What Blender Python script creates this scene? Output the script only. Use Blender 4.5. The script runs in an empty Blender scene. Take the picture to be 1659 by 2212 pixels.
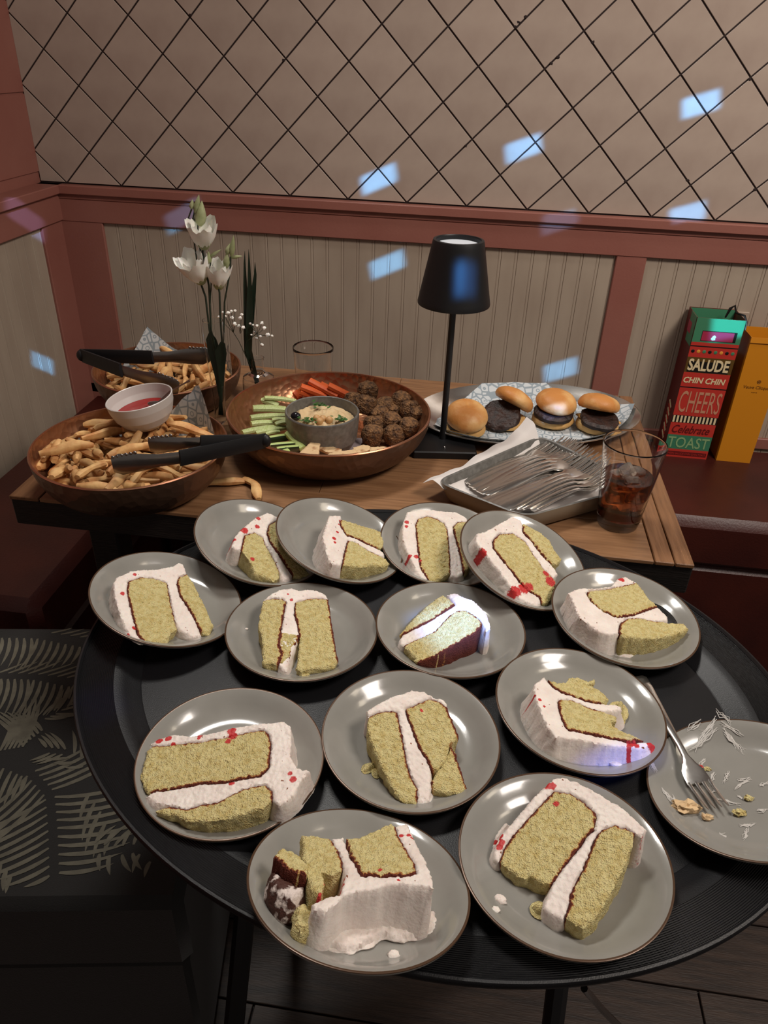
import bpy, math, random
import numpy as np
from mathutils import Vector, Matrix, noise
from mathutils.geometry import delaunay_2d_cdt
PI = math.pi
scene = bpy.context.scene
COL = scene.collection

# ---------------------------------------------------------------- camera
CAM = np.array([1.110200, -1.895572, 1.325001])
ROT = np.array([[0.9904967282, -0.0977118233, 0.0967916883],
                [0.1336386850, 0.5173989385, -0.8452449587],
                [0.0325105093, 0.8501474801, 0.5255400354]])
FPX = 1624.22
cd = bpy.data.cameras.new('camera'); cam = bpy.data.objects.new('camera', cd); COL.objects.link(cam)
cd.sensor_fit = 'VERTICAL'; cd.sensor_height = 36; cd.lens = FPX / 2212 * 36; cd.clip_start = .02
cam.matrix_world = Matrix.Translation(CAM) @ Matrix(ROT.tolist()).to_4x4()
scene.camera = cam

# ---------------------------------------------------------------- world, lamps, exposure
W = bpy.data.worlds.new('world'); scene.world = W; W.use_nodes = True
W.node_tree.nodes['Background'].inputs[0].default_value = (1.0, .88, .8, 1)
W.node_tree.nodes['Background'].inputs[1].default_value = .16
scene.view_settings.view_transform = 'Standard'; scene.view_settings.look = 'None'
scene.view_settings.gamma = 1; scene.view_settings.use_curve_mapping = False
scene.view_settings.exposure = 0.0
def area(name, loc, target, sx, sy, power, color):
    l = bpy.data.lights.new(name, 'AREA'); l.shape = 'RECTANGLE'; l.size = sx; l.size_y = sy
    l.energy = power; l.color = color
    o = bpy.data.objects.new(name, l); COL.objects.link(o)
    o.location = loc; o.rotation_euler = (Vector(target) - Vector(loc)).to_track_quat('-Z', 'Y').to_euler()
    return o
area('ceiling_lamp', (.68, -.60, 2.5), (1.15, -1.35, .8), .42, .26, 6.9, (1, .96, .90)).data.spread = 1.9
area('room_lamp', (2.35, -1.55, 2.6), (1.5, -.35, 1.0), .6, .5, 23.5, (1, .90, .82)).data.spread = 2.6
area('bench_lamp', (2.3, -1.1, 2.3), (1.75, -.1, .75), .3, .3, 3, (1, .85, .65))
# mirror ball: narrow beams of blue light from one point of the room
BALL = (1.75, -2.9, 2.75)
def beam(target, half_w=.0135, half_h=.0075, power=60, color=(.13, .46, 1), roll=0.2, soft=.3):
    l = bpy.data.lights.new('mirror_ball_beam', 'SPOT'); l.energy = power; l.color = color
    l.spot_size = 2 * math.atan(max(half_w, half_h) * 2.0); l.spot_blend = 0; l.shadow_soft_size = .004
    o = bpy.data.objects.new('mirror_ball_beam', l); COL.objects.link(o); o.location = BALL
    q = (Vector(target) - Vector(BALL)).to_track_quat('-Z', 'Y')
    o.rotation_euler = (q @ Matrix.Rotation(roll, 3, 'Z').to_quaternion()).to_euler()
    l.use_nodes = True; nt = l.node_tree; N = nt.nodes; em = [n for n in N if n.type == 'EMISSION'][0]
    tc = N.new('ShaderNodeTexCoord'); sp = N.new('ShaderNodeSeparateXYZ'); nt.links.new(tc.outputs['Normal'], sp.inputs[0])
    def m(op, a, b=None):
        n = N.new('ShaderNodeMath'); n.operation = op
        for i, v in enumerate((a, b)):
            if v is None: continue
            if isinstance(v, (int, float)): n.inputs[i].default_value = v
            else: nt.links.new(v, n.inputs[i])
        return n.outputs[0]
    res = None
    for ax, h in (('X', half_w), ('Y', half_h)):
        u = m('ABSOLUTE', m('DIVIDE', sp.outputs[ax], sp.outputs['Z']))
        mr = N.new('ShaderNodeMapRange'); mr.interpolation_type = 'SMOOTHSTEP'
        mr.inputs[1].default_value = h * (1 + soft); mr.inputs[2].default_value = h * (1 - soft)
        nt.links.new(u, mr.inputs[0]); res = mr.outputs[0] if res is None else m('MULTIPLY', res, mr.outputs[0])
    nt.links.new(m('MULTIPLY', res, 560.0), em.inputs['Strength'])

# ---------------------------------------------------------------- helpers
def ray(px, py): return ROT @ np.array([(px - 829.5) / FPX, -(py - 1106) / FPX, -1.0])
def at(px, py, z):
    d = ray(px, py); return Vector((CAM + d * ((z - CAM[2]) / d[2])).tolist())
def aty(px, py, y):
    d = ray(px, py); return Vector((CAM + d * ((y - CAM[1]) / d[1])).tolist())
def atp(px, py, c, n):
    d = ray(px, py); c = np.array(c); n = np.array(n)
    return Vector((CAM + d * (((c - CAM) @ n) / (d @ n))).tolist())

MW = {}
def tag(o, label=None, cat=None, group=None, kind=None):
    if label: o['label'] = label
    if cat: o['category'] = cat
    if group: o['group'] = group
    if kind: o['kind'] = kind
    return o
def thing(name, label, cat, M=(0, 0, 0), group=None):
    o = bpy.data.objects.new(name, None); COL.objects.link(o)
    M = M if isinstance(M, Matrix) else Matrix.Translation(M)
    o.matrix_world = M; o.empty_display_size = .02; MW[o.name] = M
    return tag(o, label, cat, group)
def obj(name, verts, faces, mat, parent=None, smooth=True, world=False, attrs=None):
    """one mesh object; verts in the parent's local frame (or world frame if world)"""
    M = MW.get(parent.name, Matrix.Identity(4)) if parent is not None else Matrix.Identity(4)
    if world and parent is not None:
        Mi = M.inverted(); verts = [Mi @ Vector(v) for v in verts]
    me = bpy.data.meshes.new(name); me.from_pydata([tuple(v) for v in verts], [], faces)
    if attrs:
        for k, vals in attrs.items():
            a = me.attributes.new(k, 'FLOAT', 'POINT'); a.data.foreach_set('value', np.asarray(vals, dtype=np.float32))
    me.materials.append(mat)
    if smooth: me.polygons.foreach_set('use_smooth', [True] * len(me.polygons))
    me.update()
    if smooth: me.set_sharp_from_angle(angle=math.radians(42))
    o = bpy.data.objects.new(name, me); COL.objects.link(o)
    if parent is not None: o.parent = parent
    MW[o.name] = M
    return o
def struct(o): o['kind'] = 'structure'; return o
def dup(o, M=None, parent=None, first=True):
    c = o.copy(); COL.objects.link(c)
    for k in ('label', 'group'):
        pass
    if parent is not None: c.parent = parent
    if M is not None: c.matrix_world = M; MW[c.name] = M
    for ch in list(o.children):
        dup(ch, None, c, False)
    return c
class MB:
    def __init__(s): s.v = []; s.f = []
    def add(s, v, f):
        b = len(s.v); s.v += [Vector(x) for x in v]; s.f += [tuple(i + b for i in q) for q in f]; return s
    def box(s, c, d, R=None, bev=0):
        hx, hy, hz = d[0] / 2, d[1] / 2, d[2] / 2
        R = R or Matrix.Identity(3); c = Vector(c)
        if not bev:
            v = [c + R @ Vector((x, y, z)) for x in (-hx, hx) for y in (-hy, hy) for z in (-hz, hz)]
            return s.add(v, [(0, 1, 3, 2), (4, 6, 7, 5), (0, 4, 5, 1), (2, 3, 7, 6), (0, 2, 6, 4), (1, 5, 7, 3)])
        b = bev; P = []
        for z, k in ((-hz, 1), (-hz + b, 0), (hz - b, 0), (hz, 1)):
            x, y = hx - b * k, hy - b * k
            P.append([(-x + b * (1 - k), -y, z), (x - b * (1 - k), -y, z), (x, -y + b * (1 - k), z), (x, y - b * (1 - k), z),
                      (x - b * (1 - k), y, z), (-x + b * (1 - k), y, z), (-x, y - b * (1 - k), z), (-x, -y + b * (1 - k), z)])
        v = [c + R @ Vector(p) for r in P for p in r]; f = []
        for i in range(3):
            for j in range(8): f.append((i * 8 + j, i * 8 + (j + 1) % 8, i * 8 + 8 + (j + 1) % 8, i * 8 + 8 + j))
        f.append(tuple(range(7, -1, -1))); f.append(tuple(range(24, 32)))
        return s.add(v, f)
    def lathe(s, prof, seg=48, c=(0, 0, 0), sx=1, sy=1, cap=True, wob=0, R=None):
        c = Vector(c); v = []; f = []
        R = R or Matrix.Identity(3); pr = [prof[0]]
        for a_, b_ in zip(prof, prof[1:]):
            if math.hypot(b_[0] - a_[0], b_[1] - a_[1]) > .008: pr += [(a_[0] + (b_[0] - a_[0]) * q, a_[1] + (b_[1] - a_[1]) * q) for q in (.06, .94)]
            pr.append(b_)
        prof = pr
        for r, z in prof:
            for k in range(seg):
                a = 2 * PI * k / seg
                w = 1 + (wob * noise.noise(Vector((math.cos(a) * 3, math.sin(a) * 3, z * 90))) if wob else 0)
                v.append(c + R @ Vector((r * w * sx * math.cos(a), r * w * sy * math.sin(a), z)))
        n = len(prof)
        for i in range(n - 1):
            for k in range(seg):
                f.append((i * seg + k, i * seg + (k + 1) % seg, (i + 1) * seg + (k + 1) % seg, (i + 1) * seg + k))
        if cap:
            if prof[0][0] > 1e-6: f.append(tuple(range(seg - 1, -1, -1)))
            if prof[-1][0] > 1e-6: f.append(tuple((n - 1) * seg + k for k in range(seg)))
        return s.add(v, f)
    def tube(s, pts, rad, seg=8, up=(0, 0, 1), ab=None, sq=0):
        """pts path, rad list or number; ab (a,b) elliptic factors (a: side, b: up); sq squareness"""
        pts = [Vector(p) for p in pts]; n = len(pts)
        if isinstance(rad, (int, float)): rad = [rad] * n
        v = []; f = []
        for i, p in enumerate(pts):
            t = (pts[min(i + 1, n - 1)] - pts[max(i - 1, 0)]).normalized()
            u = Vector(up); side = t.cross(u)
            if side.length < 1e-4: side = t.cross(Vector((1, 0, 0)))
            side.normalize(); u = side.cross(t).normalized()
            a, b = (ab[i] if isinstance(ab, list) else ab) if ab else (1, 1)
            for k in range(seg):
                th = 2 * PI * (k + .5) / seg; cx, sy = math.cos(th), math.sin(th)
                if sq: m_ = max(abs(cx), abs(sy)); q = 1 + sq * (1 / m_ - 1); cx *= q; sy *= q
                v.append(p + side * (cx * rad[i] * a) + u * (sy * rad[i] * b))
        for i in range(n - 1):
            for k in range(seg): f.append((i * seg + k, (i + 1) * seg + k, (i + 1) * seg + (k + 1) % seg, i * seg + (k + 1) % seg))
        f.append(tuple(range(seg))); f.append(tuple((n - 1) * seg + k for k in range(seg - 1, -1, -1)))
        return s.add(v, f)
    def ball(s, c, r, seg=12, rings=8, sc=(1, 1, 1), nz=0, fq=60, R=None):
        c = Vector(c); v = []; f = []; R = R or Matrix.Identity(3)
        for i in range(rings + 1):
            ph = PI * i / rings
            for k in range(seg):
                a = 2 * PI * k / seg
                d = Vector((math.sin(ph) * math.cos(a), math.sin(ph) * math.sin(a), math.cos(ph)))
                w = 1 + (nz * noise.noise(d * fq * r * 10 + c * 40) if nz else 0)
                v.append(c + R @ Vector((d.x * r * sc[0] * w, d.y * r * sc[1] * w, d.z * r * sc[2] * w)))
        for i in range(rings):
            for k in range(seg): f.append((i * seg + k, (i + 1) * seg + k, (i + 1) * seg + (k + 1) % seg, i * seg + (k + 1) % seg))
        return s.add(v, f)
    def prism(s, poly, z0, z1):
        n = len(poly)
        v = [(x, y, z0) for x, y in poly] + [(x, y, z1) for x, y in poly]
        f = [tuple(range(n - 1, -1, -1)), tuple(range(n, 2 * n))] + [(i, (i + 1) % n, n + (i + 1) % n, n + i) for i in range(n)]
        return s.add(v, f)
    def sheet(s, fn, nu, nv, thick=0):
        v = [fn(i / nu, j / nv) for j in range(nv + 1) for i in range(nu + 1)]
        f = [(j * (nu + 1) + i, j * (nu + 1) + i + 1, (j + 1) * (nu + 1) + i + 1, (j + 1) * (nu + 1) + i) for j in range(nv) for i in range(nu)]
        return s.add(v, f)
    def build(s, name, mat, parent=None, smooth=True, world=False):
        return obj(name, s.v, s.f, mat, parent, smooth, world)

# ---------------------------------------------------------------- materials
def srgb(r, g, b):
    f = lambda c: (c / 255 / 12.92) if c / 255 <= .04045 else ((c / 255 + .055) / 1.055) ** 2.4
    return (f(r), f(g), f(b), 1)
def mat(name, col, rough=.5, metal=0, bump=0, bscale=60, col2=None, cscale=20, cdetail=4, mixpos=(.35, .65), rnd=0,
        spec=.5, trans=0, ior=1.45, stretch=None, sss=0, coat=0, sheen=0, attr=None, bdist=.002, bump2=None, obj_coord=True):
    m = bpy.data.materials.new(name); m.use_nodes = True; nt = m.node_tree; N = nt.nodes; L = nt.links
    b = N['Principled BSDF']; b.inputs['Roughness'].default_value = rough; b.inputs['Metallic'].default_value = metal
    b.inputs['Specular IOR Level'].default_value = spec; b.inputs['IOR'].default_value = ior
    b.inputs['Transmission Weight'].default_value = trans
    if sss: b.inputs['Subsurface Weight'].default_value = sss; b.inputs['Subsurface Scale'].default_value = .004
    if coat: b.inputs['Coat Weight'].default_value = coat; b.inputs['Coat Roughness'].default_value = .08
    if sheen: b.inputs['Sheen Weight'].default_value = sheen
    tc = N.new('ShaderNodeTexCoord'); vec = tc.outputs['Object']
    if stretch:
        mp = N.new('ShaderNodeMapping'); mp.inputs['Scale'].default_value = stretch; L.new(vec, mp.inputs[0]); vec = mp.outputs[0]
    base = None
    def rgb(c): n = N.new('ShaderNodeRGB'); n.outputs[0].default_value = c; return n.outputs[0]
    def mix(f, a, c, mode='MIX'):
        n = N.new('ShaderNodeMix'); n.data_type = 'RGBA'; n.blend_type = mode
        if isinstance(f, float): n.inputs[0].default_value = f
        else: L.new(f, n.inputs[0])
        L.new(a, n.inputs[6]); L.new(c, n.inputs[7]); return n.outputs[2]
    base = rgb(col)
    if col2:
        nz = N.new('ShaderNodeTexNoise'); nz.inputs['Scale'].default_value = cscale; nz.inputs['Detail'].default_value = cdetail
        L.new(vec, nz.inputs[0]); mr = N.new('ShaderNodeMapRange'); mr.inputs[1].default_value = mixpos[0]; mr.inputs[2].default_value = mixpos[1]
        L.new(nz.outputs[0], mr.inputs[0]); base = mix(mr.outputs[0], base, rgb(col2))
    if rnd:
        oi = N.new('ShaderNodeObjectInfo'); mr = N.new('ShaderNodeMapRange'); L.new(oi.outputs['Random'], mr.inputs[0])
        mr.inputs[3].default_value = 1 - rnd; mr.inputs[4].default_value = 1 + rnd * .6
        hs = N.new('ShaderNodeHueSaturation'); L.new(mr.outputs[0], hs.inputs['Value']); L.new(base, hs.inputs['Color']); base = hs.outputs[0]
    if attr:
        for k, c, lo, hi in attr:
            an = N.new('ShaderNodeAttribute'); an.attribute_name = k
            mr = N.new('ShaderNodeMapRange'); mr.inputs[1].default_value = lo; mr.inputs[2].default_value = hi
            nz = N.new('ShaderNodeTexNoise'); nz.inputs['Scale'].default_value = 500; L.new(tc.outputs['Object'], nz.inputs[0])
            ad = N.new('ShaderNodeMath'); ad.operation = 'MULTIPLY_ADD'; L.new(nz.outputs[0], ad.inputs[0]); ad.inputs[1].default_value = .7
            sb = N.new('ShaderNodeMath'); sb.operation = 'SUBTRACT'; L.new(an.outputs['Fac'], sb.inputs[0]); sb.inputs[1].default_value = .35
            L.new(sb.outputs[0], ad.inputs[2]); L.new(ad.outputs[0], mr.inputs[0]); base = mix(mr.outputs[0], base, rgb(c))
    L.new(base, b.inputs['Base Color'])
    last = None
    for bp, bs, kind in ([(bump, bscale, 'N')] if bump else []) + (bump2 or []):
        if kind == 'V':
            t = N.new('ShaderNodeTexVoronoi'); out = t.outputs['Distance']
        else:
            t = N.new('ShaderNodeTexNoise'); t.inputs['Detail'].default_value = 5; out = t.outputs[0]
        t.inputs['Scale'].default_value = bs; L.new(vec, t.inputs['Vector'])
        bn = N.new('ShaderNodeBump'); bn.inputs['Strength'].default_value = bp; bn.inputs['Distance'].default_value = bdist
        L.new(out, bn.inputs['Height'])
        if last: L.new(last, bn.inputs['Normal'])
        last = bn.outputs[0]
    if last: L.new(last, b.inputs['Normal'])
    return m

M = {}
M['tile'] = mat('glazed_tile', srgb(182, 165, 152), .24, bump=.04, bscale=14, col2=srgb(168, 150, 138), cscale=9, rnd=.05, bdist=.01)
M['grout'] = mat('dark_grout', srgb(38, 24, 22), .8, bump=.3, bscale=200)
M['pink'] = mat('dusty_pink_paint', srgb(152, 100, 88), .42, bump=.12, bscale=160, col2=srgb(144, 90, 79), cscale=4)
M['cream'] = mat('cream_paint', srgb(174, 159, 142), .38, bump=.06, bscale=60, col2=srgb(162, 146, 130), cscale=5, stretch=(3, 3, .8))
M['leather'] = mat('maroon_leather', srgb(70, 25, 17), .42, bump=.25, bscale=220, col2=srgb(54, 17, 13), cscale=6)
M['wood'] = mat('oiled_oak', srgb(146, 108, 76), .4, bump=.15, bscale=40, col2=srgb(112, 79, 53), cscale=16, cdetail=9, mixpos=(.3, .75), stretch=(.7, 9, 9), rnd=.10)
M['woodend'] = mat('oiled_oak_end_strip', srgb(140, 100, 68), .4, bump=.15, bscale=40, col2=srgb(104, 70, 44), cscale=16, cdetail=9, mixpos=(.3, .75), stretch=(9, .7, 9), rnd=.1)
M['darkwood'] = mat('blackened_wood', srgb(30, 23, 20), .55, bump=.5, bscale=30, col2=srgb(20, 16, 14), cscale=12, stretch=(1.5, 10, 16))
M['floor'] = mat('dark_floor_boards', srgb(62, 48, 40), .5, bump=.3, bscale=40, col2=srgb(40, 31, 27), cscale=8, cdetail=8, stretch=(1.2, 12, 12), rnd=.2)
M['blackmetal'] = mat('black_powder_coat', srgb(20, 20, 22), .45, bump=.05, bscale=800)
M['chrome'] = mat('chrome', srgb(200, 200, 200), .15, 1)
M['blackfabric'] = mat('black_woven_fabric', srgb(31, 30, 29), .85, bump=.3, bscale=700, sheen=.2)
M['leafprint'] = mat('palm_print', srgb(112, 108, 94), .85, bump=.2, bscale=600, col2=srgb(96, 92, 80), cscale=60)
M['trayblack'] = mat('black_rubber_tray', srgb(15, 15, 17), .42, bump=.12, bscale=900, col2=srgb(21, 21, 24), cscale=8)
M['plate'] = mat('grey_stoneware', srgb(137, 135, 129), .16, bump=.03, bscale=80, col2=srgb(130, 128, 122), cscale=25, coat=.3)
M['platerim'] = mat('brown_gold_rim', srgb(82, 60, 44), .3, .3)
M['frost'] = mat('white_frosting', srgb(230, 220, 211), .5, bump=.5, bscale=330, col2=srgb(220, 206, 197), cscale=60, bdist=.0012, sss=.15,
                 attr=[('berry', srgb(186, 44, 44), .35, .55), ('crumb', srgb(126, 70, 40), .45, .6)], bump2=[(.25, 90, 'N')])
M['smear'] = mat('frosting_smear', srgb(184, 180, 174), .4, bump=.4, bscale=200)
M['sponge'] = mat('yellow_sponge', srgb(208, 194, 138), .85, bump=1, bscale=300, col2=srgb(190, 170, 108), cscale=200, cdetail=8, mixpos=(.42, .66), bdist=.002, sss=.1,
                  attr=[('crust', srgb(176, 118, 58), .15, .42), ('crust', srgb(96, 36, 20), .42, .62), ('berry', srgb(196, 60, 56), .35, .6)],
                  bump2=[(.6, 900, 'V')])
M['crustdark'] = mat('dark_baked_crust', srgb(70, 38, 28), .7, bump=.8, bscale=300, col2=srgb(214, 200, 192), cscale=110, mixpos=(.5, .58))
M['steel'] = mat('polished_steel', srgb(224, 220, 214), .22, 1, bump=.03, bscale=200)
M['tongsteel'] = mat('brushed_steel', srgb(150, 145, 142), .28, 1, bump=.08, bscale=120)
M['copperin'] = mat('hammered_copper_inside', srgb(172, 124, 92), .36, .8, bump=.45, bscale=0, bdist=.003, bump2=[(.5, 85, 'V')])
M['copper'] = mat('hammered_copper', srgb(138, 106, 84), .42, .8, col2=srgb(108, 82, 66), cscale=5, bdist=.003, bump2=[(.5, 75, 'V')])
M['copperrim'] = mat('copper_rim', srgb(196, 140, 110), .25, .9)
M['ceramic'] = mat('white_ceramic', srgb(196, 190, 186), .3, bump=.03, bscale=60)
M['ketchup'] = mat('ketchup', srgb(140, 14, 12), .12, bump=.3, bscale=60)
M['stone'] = mat('grey_speckled_stoneware', srgb(112, 110, 106), .35, bump=.15, bscale=150, col2=srgb(92, 90, 86), cscale=120)
M['tauperim'] = mat('taupe_stoneware', srgb(142, 128, 108), .4, bump=.1, bscale=120)
M['napkin'] = mat('white_cotton_napkin', srgb(214, 208, 204), .8, bump=.15, bscale=900, sheen=.2)
M['fry'] = mat('fried_potato', srgb(220, 180, 122), .62, bump=.6, bscale=120, col2=srgb(176, 118, 66), cscale=40, rnd=.3, bdist=.001, sss=.08)
M['hummus'] = mat('hummus', srgb(204, 178, 136), .55, bump=.3, bscale=120, sss=.1)
M['parsley'] = mat('parsley', srgb(52, 92, 34), .5, bump=.3, bscale=200)
M['chickpea'] = mat('chickpea', srgb(190, 148, 98), .45)
M['olive'] = mat('black_olive', srgb(22, 20, 26), .12)
M['falafel'] = mat('fried_falafel', srgb(140, 100, 62), .75, bump=1, bscale=260, col2=srgb(72, 48, 30), cscale=160, bdist=.003, bump2=[(.8, 350, 'V')])
M['carrot'] = mat('carrot', srgb(222, 104, 52), .45, bump=.2, bscale=120, col2=srgb(206, 88, 42), cscale=60)
M['celery'] = mat('celery', srgb(168, 184, 112), .4, bump=.3, bscale=90, col2=srgb(196, 206, 152), cscale=25, stretch=(30, 2, 30), rnd=.12)
M['cucumber'] = mat('cucumber_flesh', srgb(176, 194, 120), .35, bump=.2, bscale=120)
M['cucskin'] = mat('cucumber_skin', srgb(26, 44, 22), .35, bump=.2, bscale=120)
M['pita'] = mat('toasted_flatbread', srgb(208, 178, 136), .7, bump=.5, bscale=120, col2=srgb(142, 88, 48), cscale=55, mixpos=(.56, .72))
M['bun'] = mat('brioche_bun', srgb(192, 128, 66), .5, bump=.5, bscale=90, col2=srgb(216, 172, 112), cscale=26, cdetail=8, mixpos=(.42, .62), bump2=[(.15, 500, 'N')])
M['bunside'] = mat('bun_crumb', srgb(216, 178, 118), .7, bump=.4, bscale=160, col2=srgb(196, 150, 88), cscale=40)
M['patty'] = mat('grilled_patty', srgb(54, 32, 24), .5, bump=1, bscale=160, col2=srgb(32, 20, 17), cscale=120, bdist=.003)
M['cheese'] = mat('melted_cheese', srgb(208, 156, 84), .4)
M['soil'] = mat('onion_slice', srgb(190, 160, 180), .3)
M['petal'] = mat('white_petal', srgb(242, 240, 234), .6, bump=.1, bscale=120, col2=srgb(232, 228, 220), cscale=40, sss=.2)
M['bud'] = mat('green_bud', srgb(134, 142, 96), .55, bump=.1, bscale=150, col2=srgb(166, 168, 130), cscale=60)
M['stem'] = mat('dark_green_stem', srgb(36, 46, 32), .5)
M['leaf'] = mat('dark_leaf', srgb(32, 46, 34), .45, bump=.2, bscale=100)
M['glass'] = mat('clear_glass', (1, 1, 1, 1), .02, trans=1, ior=1.45)
M['thinglass'] = mat('thin_clear_glass', (.95, .97, .97, 1), .02, trans=1, ior=1.12)
M['cola'] = mat('cola', srgb(150, 72, 30), .03, trans=1, ior=1.33)
M['colalow'] = mat('cola_dark', srgb(96, 34, 18), .03, trans=1, ior=1.33)
M['ice'] = mat('ice', (.98, .9, .8, 1), .08, trans=.9, ior=1.2, bump=.3, bscale=90)
M['plasticwhite'] = mat('frosted_white_disc', srgb(200, 205, 212), .4)
M['handle'] = mat('black_silicone', srgb(22, 22, 24), .5, bump=.05, bscale=600)
for k, c in dict(bred=(188, 52, 42), bgreen=(66, 130, 96), bblack=(20, 17, 16), bcream=(226, 206, 164), bolive=(92, 66, 24), bamber=(226, 150, 56),
                 bteal=(58, 122, 92), bpink=(170, 44, 76), bdark=(96, 18, 18), bpale=(196, 140, 110), btoast=(136, 170, 120), byellow=(206, 132, 24), bbrown=(110, 66, 16), bwhite=(225, 220, 215)).items():
    M[k] = mat('print_' + k[1:], srgb(*c), .45, bump=.05, bscale=40)
def paper_mat():
    m = mat('patterned_greaseproof_paper', srgb(186, 192, 196), .6, bump=.15, bscale=25)
    nt = m.node_tree; N = nt.nodes; L = nt.links; b = N['Principled BSDF']
    tc = N.new('ShaderNodeTexCoord')
    def ramp(out, lo, hi):
        r = N.new('ShaderNodeMapRange'); r.inputs[1].default_value = lo; r.inputs[2].default_value = hi; L.new(out, r.inputs[0]); return r.outputs[0]
    v = N.new('ShaderNodeTexVoronoi'); v.feature = 'DISTANCE_TO_EDGE'; v.inputs['Scale'].default_value = 62; v.inputs['Randomness'].default_value = .55
    v2 = N.new('ShaderNodeTexVoronoi'); v2.inputs['Scale'].default_value = 62; v2.inputs['Randomness'].default_value = .55
    L.new(tc.outputs['Object'], v.inputs['Vector']); L.new(tc.outputs['Object'], v2.inputs['Vector'])
    e = ramp(v.outputs['Distance'], .10, .06)
    s = N.new('ShaderNodeMath'); s.operation = 'SUBTRACT'; L.new(v2.outputs['Distance'], s.inputs[0]); s.inputs[1].default_value = .22
    a = N.new('ShaderNodeMath'); a.operation = 'ABSOLUTE'; L.new(s.outputs[0], a.inputs[0])
    r = ramp(a.outputs[0], .06, .03)
    mx = N.new('ShaderNodeMath'); mx.operation = 'MAXIMUM'; L.new(e, mx.inputs[0]); L.new(r, mx.inputs[1])
    c = N.new('ShaderNodeMix'); c.data_type = 'RGBA'; L.new(mx.outputs[0], c.inputs[0])
    c.inputs[6].default_value = srgb(192, 197, 200); c.inputs[7].default_value = srgb(136, 148, 156); L.new(c.outputs[2], b.inputs['Base Color'])
    return m
M['paper'] = paper_mat()
def ribbed():
    m = mat('ribbed_black_tray_flange', srgb(15, 15, 17), .34)
    nt = m.node_tree; N = nt.nodes; L = nt.links
    at_ = N.new('ShaderNodeAttribute'); at_.attribute_name = 'rib'
    w = N.new('ShaderNodeMath'); w.operation = 'SINE'; mu = N.new('ShaderNodeMath'); mu.operation = 'MULTIPLY'; mu.inputs[1].default_value = 2 * PI
    L.new(at_.outputs['Fac'], mu.inputs[0]); L.new(mu.outputs[0], w.inputs[0])
    bn = N.new('ShaderNodeBump'); bn.inputs['Strength'].default_value = .8; bn.inputs['Distance'].default_value = .0006
    L.new(w.outputs[0], bn.inputs['Height']); L.new(bn.outputs[0], N['Principled BSDF'].inputs['Normal'])
    return m
M['rib'] = ribbed()

# ================================================================ THE SETTING
Z0 = 1.0134            # bottom of the tiles
HD = .070711           # half diagonal of a tile
XR = 3.0
wall = struct(obj('wall_back', *(lambda b: (b.v, b.f))(MB().box((XR / 2, .0502, 1.25), (XR + .4, .10, 2.5))), M['grout'], smooth=False))
def clip(poly, ax, val, keep_gt):
    out = []
    for i in range(len(poly)):
        a, b = poly[i], poly[(i + 1) % len(poly)]
        ia = (a[ax] > val) == keep_gt; ib = (b[ax] > val) == keep_gt
        if ia: out.append(a)
        if ia != ib:
            t = (val - a[ax]) / (b[ax] - a[ax]); out.append((a[0] + t * (b[0] - a[0]), a[1] + t * (b[1] - a[1])))
    return out
def tile_mesh(poly, seed):
    # poly: list (x,z) local; chipped, bevelled tile standing proud of the grout
    cx = sum(p[0] for p in poly) / len(poly); cz = sum(p[1] for p in poly) / len(poly)
    n = len(poly); v = []; b = .0007
    for d, k in ((0.006, 0), (-.0018, 0), (-.0024, b)):
        for p in poly:
            l = math.hypot(p[0] - cx, p[1] - cz); s = (l - k * 1.4) / l
            v.append((cx + (p[0] - cx) * s, d, cz + (p[1] - cz) * s))
    f = [tuple(2 * n + i for i in range(n))]
    for r in range(2):
        for i in range(n): f.append((r * n + i, r * n + (i + 1) % n, (r + 1) * n + (i + 1) % n, (r + 1) * n + i))
    return v, f
g = .0017 * 1.414
full = [(-HD + g, 0), (0, -HD + g), (HD - g, 0), (0, HD - g)]
rng = random.Random(4); fullmesh = None; ntile = 0
for i in range(-1, int(2.62 / HD)):
    for j in range(-1, 10):
        if (i + j) % 2: continue
        cx, cz = i * HD, Z0 + j * HD
        poly = [(cx + x, cz + z) for x, z in full]
        if cx + HD < .012 or cz + HD < Z0 + .012: continue
        cl = clip(clip(poly, 0, .003, True), 1, Z0 + .0015, True)
        if len(cl) < 3: continue
        whole = len(cl) == 4 and cx - HD > 0 and cz - HD > Z0 - .001
        if whole and fullmesh is None:
            o = obj('tile', *tile_mesh(full, 0), M['tile'], wall, smooth=False); fullmesh = o.data
        elif whole:
            o = bpy.data.objects.new('tile', fullmesh); COL.objects.link(o); o.parent = wall
        else:
            o = obj('tile', *tile_mesh([(x - cx, z - cz) for x, z in cl], 0), M['tile'], wall, smooth=False)
        o.location = (cx, 0, cz); o.rotation_euler = (rng.uniform(-.004, .004), 0, rng.uniform(-.004, .004)) if whole else (0, 0, 0); ntile += 1
# chips of dark grout where glaze broke away at the joints
ch = MB()
for px, py in [(1114, 58), (1120, 48), (1135, 36), (1191, 137), (1205, 124), (1281, 91), (1094, 229), (1351, 392), (1485, 390), (1620, 172), (1582, 326), (1630, 410), (411, 33), (612, 130), (1006, 315)]:
    p = aty(px, py, -.0024); ch.ball((p.x, -.0022, p.z), .0032, 8, 5, (1.3, .25, 1), .5)
ch.build('glaze_chips', M['grout'], wall)['kind'] = 'stuff'
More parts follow.
